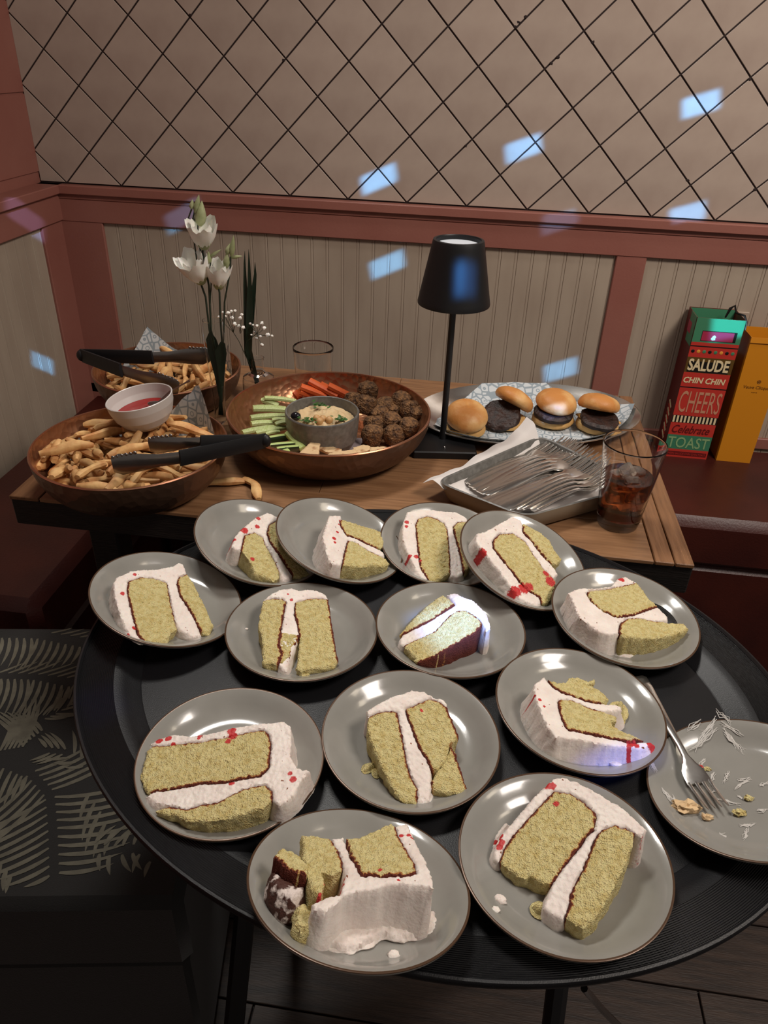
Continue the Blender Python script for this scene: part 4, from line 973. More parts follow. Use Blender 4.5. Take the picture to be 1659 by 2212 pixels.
t = thing('paper_napkin', 'folded mauve-grey paper napkin under the dip bowl', 'napkin', pt)
q = [at(*p, TZ + .010) for p in ((640, 930), (790, 945), (772, 968), (718, 975), (660, 985))]
MB().prism([(p.x, p.y) for p in q], TZ + .0070, TZ + .0076).build('sheet', mat('mauve_paper', srgb(150, 136, 138), .7), t, smooth=False, world=True)
# falafel
fr = random.Random(9)
FL = [(794, 846, .815), (790, 874, .800), (765, 868, .80), (832, 880, .792), (851, 890, .785), (886, 886, .795), (903, 898, .790), (819, 897, .785), (808, 918, .775), (845, 913, .779), (883, 925, .780), (804, 940, .7725), (850, 940, .7725), (866, 868, .80)]
FN = ['topmost', 'second', 'third', 'fourth']
FLAB = ['falafel nearest the carrots, highest in the bowl', 'falafel just right of the dip bowl rim, second from the carrots', 'falafel half hidden behind the dip bowl', 'falafel at the back of the heap, against the copper', 'falafel in the middle of the heap, behind the low ones', 'falafel upper right of the heap', 'falafel farthest right, against the copper side', 'falafel right of the dip bowl at mid height', 'falafel tucked above the nearest left one', 'falafel behind the nearest right one', 'falafel front right against the bowl side', 'nearest falafel, beside the dip bowl and flatbread', 'nearest falafel on the right, touching the rim side', 'falafel at the back right of the heap']
base = None
for i, (px, py, z) in enumerate(FL):
    p = at(px, py, z)
    b = MB()
    prof = [(0, -.016), (.010, -.016), (.0155, -.012), (.0178, -.004), (.0180, .004), (.0160, .012), (.011, .0155), (0, .0165)]
    b.lathe(prof, 24, cap=False)
    vv = [v * (1 + .10 * noise.noise(v * 130 + Vector((i, 0, 0))) + .06 * noise.noise(v * 330 + Vector((i, 0, 5)))) for v in b.v]
    o = obj('falafel', vv, b.f, M['falafel'])
    o.matrix_world = Matrix.Translation(p) @ Matrix.Rotation(fr.uniform(-.3, .3), 4, 'X') @ Matrix.Rotation(fr.uniform(-.3, .3), 4, 'Y')
    tag(o, FLAB[i], 'falafel', 'falafel in the copper bowl')
def c5(x, y, z): return at(460 + x * .31344, 760 + y * .31344, z)
def stick(name, a, b, w, m, label, group, cat, bend=0, taper=1, skin=None, sq=.9):
    t = thing(name, label, cat, a.lerp(b, .5), group)
    mid = a.lerp(b, .5) + Vector((0, 0, bend))
    MB().tube([a, a.lerp(mid, .5) + Vector((0, 0, bend * .25)), mid, mid.lerp(b, .5) + Vector((0, 0, bend * .25)), b], [w * .92, w, w, w * taper, w * taper * .9], 8, sq=sq, ab=(1, .8)).build('flesh', m, t, world=True)
    if skin:
        off = (b - a).normalized().cross(Vector((0, 0, 1))) * (w * .95) * skin
        MB().tube([a + off, mid + off, b + off], [w * .7, w * .72, w * .7], 8, sq=.9, ab=(.25, 1.15)).build('skin', M['cucskin'], t, world=True)
    return t
CG = 'carrot sticks in the copper bowl'
for i, (x0, y0, z0, x1, y1, z1, lab) in enumerate([(665,200,.812,860,305,.790,'longest carrot stick, topmost, leaning on the back of the bowl'), (605,240,.806,780,305,.788,'carrot stick second from the left end of the bundle'), (595,272,.798,700,305,.785,'short carrot stick low at the left of the bundle'), (795,232,.808,965,318,.786,'carrot stick rightmost, beside the falafel'), (740,225,.800,900,312,.780,'carrot stick between the two long ones'), (562,275,.79,600,320,.78,'carrot stub at the far left of the bundle')]):
    stick('carrot_stick', c5(x0, y0, z0), c5(x1, y1, z1), .0076, M['carrot'], lab, CG, 'carrot')
CG = 'celery sticks in the copper bowl'
for i, (x0, y0, z0, x1, y1, z1, w, lab) in enumerate([(355,318,.797,570,340,.786,.0052,'celery stick farthest back, next to the carrots'), (305,325,.792,450,372,.782,.0065,'pale leafy celery end standing at the back left'), (275,392,.794,500,400,.786,.0078,'pale wide celery stick beside the dip bowl'), (258,455,.792,495,442,.784,.0060,'green celery stick below the pale wide one'), (262,497,.789,425,492,.782,.0062,'short green celery stick in the middle'), (410,470,.790,505,468,.79,.0045,'thin celery stub touching the dip bowl'), (430,500,.792,505,485,.792,.0048,'pale celery stub touching the dip bowl'), (200,558,.794,420,522,.786,.0058,'celery stick reaching the left front rim'), (290,560,.789,505,522,.782,.0060,'celery stick in front, meeting the dip bowl'), (360,565,.785,455,550,.782,.0045,'small celery piece behind the tongs handle')]):
    stick('celery_stick', c5(x0, y0, z0), c5(x1, y1, z1), w, M['celery'], lab, CG, 'celery', bend=.0015, sq=.3)
CG = 'cucumber sticks in the copper bowl'
for i, (x0, y0, z0, x1, y1, z1, w, sk, lab) in enumerate([(380,602,.783,515,582,.782,.0060,1,'cucumber stick just under the celery'), (515,560,.788,622,668,.779,.0066,-1,'cucumber stick slanting toward the flatbread'), (395,650,.781,600,634,.780,.0058,1,'cucumber stick lying across the front'), (440,675,.786,585,660,.784,.0056,1,'cucumber stick at the front rim'), (470,700,.786,520,682,.786,.0052,-1,'cucumber stub at the very front rim')]):
    stick('cucumber_stick', c5(x0, y0, z0), c5(x1, y1, z1), w, M['cucumber'], lab, CG, 'cucumber', skin=sk)
CG = 'flatbread pieces in the copper bowl'
for i, (pts, z, tl, lab) in enumerate([([(590,700),(720,580),(738,620),(728,705)], .790, .3, 'triangular flatbread wedge standing up by the cucumber'), ([(605,602),(720,625),(890,672),(880,695),(780,690),(680,640)], .782, 0, 'long flatbread strip under the wedge'), ([(780,712),(830,690),(980,672),(995,695),(930,708),(850,716)], .787, 0, 'torn flatbread piece at the front rim'), ([(965,660),(1030,640),(1085,650),(1080,675),(1010,700),(985,690)], .785, 0, 'flatbread piece with a dark toasted spot'), ([(1085,655),(1220,655),(1160,680),(1080,690)], .786, 0, 'flatbread piece farthest right, by the nearest falafel')]):
    q = [c5(x, y, z) for x, y in pts]; cx = sum((p for p in q), Vector()) / len(q)
    t = thing('flatbread_piece', lab, 'bread', cx, CG)
    slab('bread', [(p.x - cx.x, p.y - cx.y) for p in q], -.004, .001, M['pita'], t, sp=.0022, rnd=.0012, amp=.0008, jag=.0008, seed=50 + i)

# ================================================================ SLIDERS ON THE METAL TRAY
SC = Vector((1.2185, -.618, TZ)); SR = .29
MS = Matrix.Translation(SC) @ Matrix.Rotation(SR, 4, 'Z')
t = thing('metal_tray', 'oval polished metal tray of four sliders', 'tray', MS)
v = []; f = []; sg = 96
prf = [(.90, .012), (.74, .0025), (.70, .001), (.0, .001)]
SA, SB = .208, .134
rings = [(1.0, .0225), (1.004, .0245), (.992, .0255), (.97, .0235), (.90, .0165), (.80, .0055), (.76, .0035), (.50, .003), (.001, .003)]
und = [(1.004, .0235), (.97, .0215), (.90, .0145), (.80, .0035), (.76, .001), (.001, .001)]
def oval(rr):
    b = MB(); v = []; f = []
    for s, z in rr:
        for k in range(sg): a = 2 * PI * k / sg; v.append((SA * s * math.cos(a), SB * s * math.sin(a), z))
    for i in range(len(rr) - 1):
        for k in range(sg): f.append((i * sg + k, i * sg + (k + 1) % sg, (i + 1) * sg + (k + 1) % sg, (i + 1) * sg + k))
    return b.add(v, f)
oval(rings).build('dish', M['steel'], t); oval(und).build('underside', M['steel'], t)
MSi = MS.inverted()
pp = [(1042, 822), (1110, 819), (1180, 821), (1240, 840), (1372, 868), (1360, 890), (1318, 925), (1262, 952), (1180, 962), (1080, 963), (1000, 950), (938, 930), (945, 900), (1000, 860)]
zp = TZ + .020
q = [at(x, y, zp + (.014 if i in (3, 4, 5, 6) else .014 if i in (0, 1, 2) else -.004)) for i, (x, y) in enumerate(pp)]
t = thing('paper_liner', 'patterned paper sheet under the sliders', 'paper', SC)
cx = sum(q, Vector()) / len(q)
v = [cx - SC + Vector((0, 0, TZ + .0052 - cx.z))]; f = []; nr = 16; nn = len(q) * 6
for i in range(1, nr + 1):
    for k in range(nn):
        u = k / 6; a = q[int(u) % len(q)]; b = q[(int(u) + 1) % len(q)]; e = a.lerp(b, u - int(u)); s = i / nr
        p = cx.lerp(e, s); lo = MSi @ p; rr = math.hypot(lo.x / SA, lo.y / SB)
        rr = min(rr, 1.02); fz = .0052 + (0 if rr < .76 else (rr - .76) * .095)
        z = TZ + fz + .0012 * noise.noise(Vector((p.x * 40, p.y * 40, 0))) + (0.004 * s ** 6)
        v.append(Vector((p.x, p.y, z)) - SC)
for k in range(nn): f.append((0, 1 + k, 1 + (k + 1) % nn))
for i in range(1, nr):
    for k in range(nn): f.append((1 + (i - 1) * nn + k, 1 + i * nn + k, 1 + i * nn + (k + 1) % nn, 1 + (i - 1) * nn + (k + 1) % nn))
obj('sheet', v, f, M['paper'], t)
def slider(px, py, az, topoff, toptilt, ptilt, label, s=1.0, cheese=False, cracked=False, basetilt=0, patoff=(0, 0)):
    p = at(px, py, TZ + .006); Mx = Matrix.Translation(p) @ Matrix.Rotation(az, 4, 'Z') @ Matrix.Rotation(basetilt, 4, 'X') @ Matrix.Scale(s, 4)
    t = thing('slider', label, 'burger', Mx, 'sliders on the metal tray')
    def bl(prof, name, m, T, nz=.03, sd=0):
        b = MB().lathe(prof, 40, cap=False)
        vv = [T @ (v * (1 + nz * noise.noise(v * 60 + Vector((sd, 0, 0))) + nz * .5 * noise.noise(v * 200 + Vector((sd, 0, 0))))) for v in b.v]
        if cracked and name == 'bun_top':
            out = []
            for v_ in b.v:
                w = v_.copy(); d1 = abs(w.x * .8 + w.y * .5 - .006 + .002 * math.sin(w.y * 300)); d2 = abs(w.y - .008 - .3 * w.x)
                if w.z > .008: w.z -= .0016 * math.exp(-(d1 / .0012) ** 2) + .0013 * math.exp(-(d2 / .0012) ** 2)
                out.append(T @ w)
            vv = out
        return obj(name, vv, b.f, m, t)
    I = Matrix.Identity(4)
    bl([(0, 0), (.022, 0), (.029, .003), (.0305, .007), (.029, .0115), (.024, .013), (0, .013)], 'bun_bottom', M['bunside'], I, .05, px)
    T = Matrix.Translation((patoff[0], patoff[1], .0125)) @ Matrix.Rotation(ptilt, 4, 'X')
    bl([(0, 0), (.022, 0), (.0275, .003), (.0280, .008), (.024, .0115), (0, .012)], 'patty', M['patty'], T, .12, px + 3)
    if cheese:
        b = MB().box((0, 0, .0255), (.046, .046, .002), bev=.0006)
        obj('cheese', [v + Vector((0, 0, -.010 * max(0, math.hypot(v.x, v.y) - .024) / .008)) for v in b.v], b.f, M['cheese'], t, smooth=False)
    T = Matrix.Translation((topoff[0], topoff[1], .0245 + topoff[2])) @ Matrix.Rotation(toptilt[0], 4, 'X') @ Matrix.Rotation(toptilt[1], 4, 'Y')
    prof = [(0, 0)] + [(.0295 * x, z) for x, z in ((.5, 0), (.9, .001), (1.0, .004), (1.02, .008), (.98, .012), (.90, .0155), (.78, .0185), (.62, .0208), (.45, .0222), (.3, .023), (.15, .0234), (0, .0236))]
    bl(prof, 'bun_top', M['bun'], T, .03, px + 7)
slider(1003, 932, .2, (0, -.004, -.004), (.38, 0), .3, 'leftmost slider, closed, with a cracked bun top next to the lamp pole', 1.22, cracked=True)
slider(1090, 916, -.35, (.003, .012, .003), (-.55, .25), .5, 'slider second from left, bun lid tipped back off a thick patty', 1.22, patoff=(-.003, -.008))
slider(1192, 914, 0, (.001, .002, .001), (.12, .1), .1, 'slider third from left, upright with a round smooth bun top', 1.22, patoff=(0, -.004))
slider(1288, 926, .5, (.002, .008, .001), (-.25, .25), .15, 'rightmost slider, lid askew over cheese and patty', 1.24, cheese=True, patoff=(-.004, -.006))

# ================================================================ TABLE LAMP
LP = Vector((1.073, -.738, TZ))
t = thing('table_lamp', 'slim black cordless table lamp with a cone shade', 'lamp', Matrix.Translation(LP) @ Matrix.Rotation(.15, 4, 'Z'))
MB().box((0, 0, .007), (.105, .105, .014), bev=.002).build('base', M['blackmetal'], t, smooth=False)
MB().lathe([(0, .013), (.0065, .013), (.0058, .02), (.0052, .03), (.0052, .262), (0, .262)], 20, cap=False).build('pole', M['blackmetal'], t)
MB().ball((0, -.036, .0145), .0022, 8, 6).build('touch_button', M['chrome'], t)
zb, zt = .243, .338; rb, rt = .0555, .0375
MB().lathe([(rb - .0018, zb), (rb, zb + .0005), (rb + .0003, zb + .003), (rt + .001, zt - .003), (rt, zt), (rt - .0035, zt + .0006), (rt - .0045, zt - .001), (rt - .005, zt - .010), (rb - .002, zb + .002)], 72, cap=False).build('shade', M['blackmetal'], t)
MB().lathe([(0, zt - .0062), (.031, zt - .0062), (.0322, zt - .0066), (.0322, zt - .009)], 48, cap=False).build('top_disc', M['plasticwhite'], t)

# ================================================================ FORK DISH WITH NAPKIN
c4 = [Vector(p) for p in ((1.0722, -.9265, 0), (1.2025, -1.0035, 0), (1.379, -.879, 0), (1.236, -.7345, 0))]
cc = sum(c4, Vector()) / 4
t = thing('serving_dish', 'rectangular taupe stoneware dish lined with a napkin', 'dish', (cc.x, cc.y, TZ))
def rquad(c4, inset, rad, z, seg=6):
    pts = []; n = 4
    for i in range(4):
        p = c4[i] - cc; a = (c4[i - 1] - cc - p).normalized(); b = (c4[(i + 1) % 4] - cc - p).normalized()
        p = p + (a + b) * inset
        for k in range(seg + 1):
            u = k / seg; s0 = p + a * rad; s1 = p + b * rad
            q = s0.lerp(p, u).lerp(p.lerp(s1, u), u); pts.append((q.x, q.y, z))
    return pts
def stack(rs, name, m, cap0=False, cap1=False):
    b = MB(); n = len(rs[0]); v = [p for r_ in rs for p in r_]; f = []
    for i in range(len(rs) - 1):
        for k in range(n): f.append((i * n + k, i * n + (k + 1) % n, (i + 1) * n + (k + 1) % n, (i + 1) * n + k))
    if cap0: f.append(tuple(range(n - 1, -1, -1)))
    if cap1: f.append(tuple((len(rs) - 1) * n + k for k in range(n)))
    return b.add(v, f).build(name, m, t)
stack([rquad(c4, .016, .02, 0), rquad(c4, .008, .024, .006), rquad(c4, .001, .026, .026), rquad(c4, 0, .026, .034)], 'outer_wall', M['tauperim'], cap0=True)
stack([rquad(c4, 0, .026, .034), rquad(c4, .002, .026, .0352), rquad(c4, .004, .025, .034), rquad(c4, .008, .024, .018), rquad(c4, .016, .02, .008), rquad(c4, .03, .02, .007)], 'inner_wall', M['stone'], cap1=True)
t = thing('cloth_napkin', 'white cotton napkin draped over the left edge of the fork dish', 'napkin', (cc.x, cc.y, TZ))
A, B_, C_, D_ = c4[0] + Vector((-.012, .004, 0)), c4[3] + Vector((-.022, .006, 0)), c4[2] + Vector((-.035, -.012, 0)), c4[1] + Vector((.004, .012, 0))
def nap(u, v):   # u: along A->B (left/back edge), v: from AB edge into the dish
    p = A.lerp(B_, u).lerp(D_.lerp(C_, u), v)
    z = .0115 + .0008 * noise.noise(Vector((p.x * 50, p.y * 50, 2)))
    e = max(0, 1 - v / .17); z += .027 * (e ** .8) + .026 * e * (u ** 3) + .0025 * e * math.sin(u * 14)
    if v < .06: z -= (.06 - v) * .22; p = p + (A - D_).normalized() * ((.06 - v) * .10)
    e2 = max(0, (v - .9) / .1); z += .014 * e2
    e3 = max(0, 1 - u / .12); z += .016 * e3 * (1 - e)
    e4 = max(0, (u - .92) / .08); z += .008 * e4
    return Vector((p.x, p.y, TZ + z + .0015 * math.sin(u * 30 + v * 9) * (e)))
MB().sheet(nap, 60, 60).build('cloth', M['napkin'], t, world=True)
HT = [((991,1037),(1185,965)),((1003,1041),(1198,962)),((1015,1046),(1210,960)),((1020,1053),(1232,954)),((1028,1058),(1245,958)),((1036,1064),(1256,964)),((1046,1066),(1268,972)),((1056,1068),(1264,984)),
      ((1039,1091),(1250,992)),((1050,1095),(1266,1000)),((1062,1098),(1296,988)),((1078,1100),(1292,998)),((1095,1098),(1300,1004)),((1111,1097),(1304,1014)),((1125,1099),(1302,1026)),((1145,1099),(1306,1034)),((1157,1099),(1312,1032))]
ford = ['first', 'second', 'third', 'fourth', 'fifth', 'sixth', 'seventh', 'eighth']
r = random.Random(12)
for i, (a, b) in enumerate(HT):
    lay = [0, .002, .004, .004, .006, .008, .009, .010, .004, .006, .008, .009, .008, .007, .006, .004, .003][i]
    p = at(*a, TZ + .0165 + lay * .6); q = at(*b, TZ + .024 + lay)
    if i < 8: lab = ('fork at the back end of the upper fan, next to the raised napkin' if i == 0 else ford[i] + ' fork from the raised napkin in the upper fan')
    else: lab = ('fork nearest the dish\'s front corner in the lower fan' if i == 8 else ford[i - 8] + ' fork of the lower fan counting from the front corner of the dish' if i < 16 else 'fork lowest on the right, beside the cola glass')
    fork(p, q, lab, 'forks in the dish', r.uniform(-.25, .25))

# ================================================================ COLA GLASS
GC = Vector((1.3405, -.939, TZ))
t = thing('cola_glass', 'pint glass half full of cola and ice at the table edge', 'glass', GC)
def go(z): return .0292 + (.0430 - .0292) * (z / .130)
MB().lathe([(0, .0005), (.026, .0), (.0285, .0015), (go(.01), .01), (go(.06), .06), (go(.12), .12), (.0430, .129), (.0422, .1305), (.0412, .129), (go(.10) - .002, .10), (go(.05) - .0022, .05), (go(.016) - .003, .016), (.022, .0135), (0, .013)], 64, cap=False).build('glass', M['glass'], t)
MB().lathe([(0, .0138), (.022, .0142), (go(.02) - .0030, .017), (go(.038) - .0026, .038), (0, .038)], 48, cap=False).build('cola_bottom', M['colalow'], t)['label'] = 'darker cola near the bottom'
MB().lathe([(0, .0384), (go(.038) - .0026, .0384), (go(.080) - .0025, .080), (0, .081)], 48, cap=False).build('cola_top', M['cola'], t)['label'] = 'amber diluted cola'
r = random.Random(3)
for i, (x, y, z, a) in enumerate([(-.012, -.010, .050, .3), (.012, -.004, .052, .9), (0, .012, .064, 1.2), (-.014, .004, .074, .5), (.014, .010, .078, 2.1), (.004, -.014, .076, .2), (-.002, .0, .086, 1.7)]):
    R = Matrix.Rotation(a, 3, 'Z') @ Matrix.Rotation(r.uniform(-.7, .7), 3, 'X'); MB().box((x, y, z), (.019, .019, .017), R, bev=.003).build('ice_cube', M['ice'], t, smooth=False)

# ================================================================ VASES, FLOWERS, EMPTY GLASS
VC = Vector((.692, -.757, TZ))
t = thing('bud_vase', 'slim clear glass bud vase with white flowers', 'vase', VC)
MB().lathe([(0, 0), (.019, 0), (.020, .004), (.013, .02), (.0095, .05), (.012, .09), (.0165, .14), (.0175, .175), (.0165, .195), (.0157, .195), (.0164, .175), (.0154, .14), (.0108, .09), (.0083, .05), (.010, .022), (0, .010)], 40, cap=False).build('glass', M['thinglass'], t)
def f4(x, y, dy=0): return aty(350 + x * .2411, 400 + y * .2411, VC.y + dy)
def flower(base, c, s, tilt, root, seed):
    """cup-shaped lisianthus blossom: two whorls of overlapping petals, merged per petal"""
    r = random.Random(seed); bl = MB().lathe([(.0005, -.012), (.0045, -.010), (.008, -.004), (.009, .002), (.001, .003)], 12, cap=False)
    c = Vector(c); R = Matrix.Rotation(tilt[0], 3, 'X') @ Matrix.Rotation(tilt[1], 3, 'Y')
    head = obj('blossom', [c + R @ (v * s) for v in bl.v], bl.f, M['bud'], root, world=True)
    for w, (n, ro, op) in enumerate(((6, .0150, 1.0), (5, .0105, .8))):
        for k in range(n):
            a0 = 2 * PI * (k + .5 * w) / n + r.uniform(-.1, .1); v = []; nu, nv = 6, 8
            for j in range(nv + 1):
                q = j / nv
                for i in range(nu + 1):
                    u = (i / nu - .5) * 2; wd = .70 * min(1, .35 + q * 1.6) * (1 if q < .7 else math.sqrt(max(.05, 1 - ((q - .7) / .34) ** 2)))
                    a = a0 + u * wd; rr = ro * (math.sin(min(1, q * 1.25) * PI / 2) ** .7) * (1 + .16 * max(0, q - .7) / .3 * op) * (1 - .05 * u * u)
                    z = -.010 + .032 * q - .0035 * u * u * q + .0012 * math.sin(5 * u + seed + k)
                    v.append(c + R @ (Vector((rr * math.cos(a), rr * math.sin(a), z)) * s))
            f = [(j * (nu + 1) + i, j * (nu + 1) + i + 1, (j + 1) * (nu + 1) + i + 1, (j + 1) * (nu + 1) + i) for j in range(nv) for i in range(nu)]
            obj('petal', v, f, M['petal'], head, world=True)
def bud(c, d, l, w, root, m='bud'):
    c = Vector(c); d = Vector(d).normalized(); P = [c + d * l * u for u in (0, .15, .4, .7, .9, 1)]
    MB().tube(P, [w * .3, w * .8, w, w * .6, w * .25, w * .05], 10, up=(0, 1, 0)).build('bud', M[m], root, world=True)
def stalk(pts, rad, root, m='stem'): MB().tube(pts, rad, 8, up=(0, 1, 0)).build('stem', M[m], root, world=True)
inb = VC + Vector((0, 0, .03))
t = thing('lisianthus_stem', 'tallest white flower stem, with buds at the very top', 'flower', inb)
stalk([inb, f4(525, 1640), f4(440, 1300), f4(420, 900), f4(380, 700), f4(362, 600), f4(368, 560)], .0015, t)
stalk([f4(395, 780), f4(310, 670), f4(275, 400), f4(238, 290), f4(265, 215)], .0011, t)
stalk([f4(360, 680), f4(335, 540), f4(320, 380), f4(325, 280), f4(345, 250)], .0011, t)
stalk([f4(325, 330), f4(275, 300), f4(290, 235)], .0010, t)
flower(None, f4(370, 490, -.004), 1.4, (.35, .1), t, 3)
bud(f4(262, 215), (.25, 0, 1), .014, .0038, t); bud(f4(300, 255), (.3, 0, 1), .028, .0050, t); bud(f4(340, 365), (.18, 0, 1), .036, .0088, t)
t = thing('lisianthus_stem', 'flower stem with the wide white blossom at lower left', 'flower', inb + Vector((.002, 0, 0)))
stalk([inb + Vector((.003, 0, 0)), f4(500, 1600), f4(425, 1300), f4(390, 1000), f4(345, 875)], .0016, t)
flower(None, f4(325, 800, -.004), 1.55, (.45, -.15), t, 5)
t = thing('lisianthus_stem', 'flower stem with the smaller white blossom at lower right', 'flower', inb + Vector((-.002, 0, 0)))
stalk([inb + Vector((-.003, 0, 0)), f4(545, 1500), f4(525, 1250), f4(515, 960), f4(505, 920)], .0015, t)
flower(None, f4(508, 855, .004), 1.3, (.15, .1), t, 8)
stalk([f4(430, 1100), f4(440, 880), f4(432, 740), f4(440, 650)], .0010, t); bud(f4(425, 700), (0, 0, 1), .018, .0045, t); bud(f4(430, 640), (.8, 0, .5), .022, .0028, t)
t = thing('lisianthus_stem', 'flower stem ending in a cluster of green buds', 'flower', inb + Vector((0, .002, 0)))
stalk([inb + Vector((0, .003, 0)), f4(550, 1450, .004), f4(560, 1050, .004), f4(590, 880, .004), f4(612, 760, .004), f4(615, 640, .004)], .0013, t)
bud(f4(575, 745, .004), (.15, 0, 1), .026, .0056, t); bud(f4(580, 620, .004), (.4, 0, 1), .018, .0045, t); bud(f4(620, 640, .004), (.2, 0, 1), .032, .0045, t); bud(f4(620, 650, .004), (1, 0, .2), .018, .0028, t)
def leaf(pts, w, root, name='leaf', nrm=(0, 1, 0), m='leaf', fold=.25):
    n = len(pts); v = []; f = []; N_ = Vector(nrm)
    for i, p in enumerate(pts):
        p = Vector(p); t_ = (Vector(pts[min(i + 1, n - 1)]) - Vector(pts[max(i - 1, 0)])).normalized(); s = t_.cross(N_).normalized()
        ww = w[i]; v += [p - s * ww, p + N_ * ww * fold, p + s * ww]
    for i in range(n - 1): f += [(3 * i, 3 * i + 1, 3 * i + 4, 3 * i + 3), (3 * i + 1, 3 * i + 2, 3 * i + 5, 3 * i + 4)]
    obj(name, v, f, M[m], root, world=True)
t0 = bpy.data.objects['lisianthus_stem']
leaf([f4(520, 1900), f4(500, 1700), f4(470, 1500), f4(440, 1380), f4(430, 1310)], [.002, .006, .011, .009, .001], t0)
leaf([f4(540, 1800, -.003), f4(530, 1620, -.003), f4(525, 1500, -.003), f4(545, 1410, -.003)], [.002, .007, .010, .004], t0)
V2 = Vector((.716, -.605, TZ))
t = thing('glass_bottle_vase', 'clear glass bottle vase with long green blades', 'vase', V2)
MB().lathe([(0, 0), (.028, 0), (.030, .004), (.030, .035), (.0285, .043), (.014, .050), (.012, .056), (.0115, .078), (.0125, .080), (.0115, .080), (.0105, .077), (.0108, .056), (.013, .0515), (.0275, .042), (.0288, .034), (.0285, .006), (0, .003)], 48, cap=False).build('glass', M['glass'], t)
def g4(x, y, dy=0): return aty(350 + x * .2411, 400 + y * .2411, V2.y + dy)
t = thing('palm_blade', 'bunch of long narrow green blades in the bottle vase', 'leaf', V2 + Vector((0, 0, .02)))
b0 = V2 + Vector((0, 0, .012))
leaf([b0, g4(765, 1480), g4(758, 1150), g4(745, 900), g4(740, 700), g4(742, 590)], [.004, .0065, .0058, .0035, .0018, .0003], t, 'blade')
leaf([b0, g4(775, 1480, -.003), g4(785, 1150, -.003), g4(785, 900, -.003), g4(780, 700, -.003), g4(776, 575, -.003)], [.004, .0065, .0062, .004, .002, .0003], t, 'blade')
leaf([b0, g4(770, 1480, .003), g4(795, 1200, .003), g4(820, 950, .003), g4(835, 800, .003), g4(833, 690, .003)], [.004, .006, .006, .0045, .0025, .0003], t, 'blade')
t = thing('gypsophila_sprig', 'sprig of tiny white gypsophila flowers around the blades', 'flower', V2 + Vector((0, 0, .03)))
nodes = [(510,1180,16),(545,1140,16),(590,1145,24),(620,1130,18),(655,1125,16),(625,1190,24),(700,1190,22),(715,1160,18),(650,1245,26),(690,1262,22),(725,1275,24),(570,1175,14),(790,1240,14),(815,1252,14),(850,1260,17),(895,1235,20),(915,1280,22),(945,1342,26),(985,1350,16),(880,1355,18),(845,1372,18),(895,1430,22),(825,1312,14),(800,1340,12)]
hubs = [g4(640, 1320, -.012), g4(700, 1330, -.012), g4(850, 1330, -.012)]
st = g4(735, 1500, -.01)
stalk([V2 + Vector((0, 0, .03)), st, g4(690, 1400, -.012), hubs[0]], .0006, t); stalk([st, g4(760, 1400, -.012), hubs[2]], .0006, t)
r = random.Random(7)
for x, y, s in nodes:
    p = g4(x, y, -.012 + r.uniform(-.008, .008)); h_ = min(hubs, key=lambda q: (q - p).length); stalk([h_, h_.lerp(p, .5) + Vector((0, 0, -.002)), p], .0004, t)
    MB().ball(p, s * .000155, 10, 7, (1, 1, .85), .45, 160).build('tiny_blossom', M['petal'], t, world=True)
EC = Vector((.8115, -.560, TZ))
t = thing('empty_tumbler', 'empty clear tumbler behind the wide copper bowl', 'glass', EC)
MB().lathe([(0, 0), (.030, 0), (.032, .003), (.0385, .092), (.0378, .0930), (.0370, .092), (.0305, .006), (0, .005)], 56, cap=False).build('glass', M['glass'], t)

# ================================================================ GIFT BAGS ON THE BENCH
BY = -.100; BZ = .460
def bag(name, x0, x1, ztop, body, label, flare=0):
    t = thing(name, label, 'bag', ((x0 + x1) / 2, BY + .045, BZ)); d = .088
    v = [(x0, BY, BZ), (x1, BY, BZ), (x1, BY + d, BZ), (x0, BY + d, BZ), (x0 - flare, BY, ztop), (x1 + flare, BY, ztop), (x1 + flare, BY + d, ztop), (x0 - flare, BY + d, ztop)]
    i_ = .0012; w = [(x0 + i_, BY + i_, ztop - .12), (x1 - i_, BY + i_, ztop - .12), (x1 - i_, BY + d - i_, ztop - .12), (x0 + i_, BY + d - i_, ztop - .12), (x0 - flare + i_, BY + i_, ztop), (x1 + flare - i_, BY + i_, ztop), (x1 + flare - i_, BY + d - i_, ztop), (x0 - flare + i_, BY + d - i_, ztop)]
    f = [(3, 2, 1, 0), (0, 1, 5, 4), (1, 2, 6, 5), (2, 3, 7, 6), (3, 0, 4, 7), (8, 9, 10, 11), (12, 13, 9, 8), (13, 14, 10, 9), (14, 15, 11, 10), (15, 12, 8, 11), (4, 5, 13, 12), (5, 6, 14, 13), (6, 7, 15, 14), (7, 4, 12, 15)]
    obj('body', v + w, f, body, t, smooth=False, world=True); return t
xl, xr = (aty(1444, 979, BY).x + aty(1483, 731, BY).x) / 2, (aty(1540, 987, BY).x + aty(1586, 733, BY).x) / 2
zt_ = aty(1540, 688, BY).z
t = bag('bottle_gift_bag', xl, xr, zt_, M['bdark'], 'tall red and green bottle gift bag printed with toast words')
HB = zt_ - BZ; WB = xr - xl
def band(f0, f1, m, name='print_band', u0=0, u1=1, dy=.0006, lab=None):
    x0, x1 = xl + WB * u0, xl + WB * u1; z0, z1 = zt_ - HB * f1, zt_ - HB * f0
    return MB().box(((x0 + x1) / 2, BY - dy / 2, (z0 + z1) / 2), (x1 - x0, dy, z1 - z0)).build(name, M[m], t, smooth=False, world=True)
for f0, f1, m in ((0, .16, 'bgreen'), (.16, .183, 'bred'), (.183, .191, 'bblack'), (.191, .262, 'bred'), (.262, .368, 'bolive'), (.368, .47, 'bred'), (.47, .478, 'bblack'), (.478, .68, 'bred'), (.68, .735, 'bblack'), (.735, .828, 'bred'), (.828, .936, 'bteal'), (.936, 1, 'bred')): band(f0, f1, m)
band(.29, .365, 'bblack', 'print_panel', .05, .93, .0009)
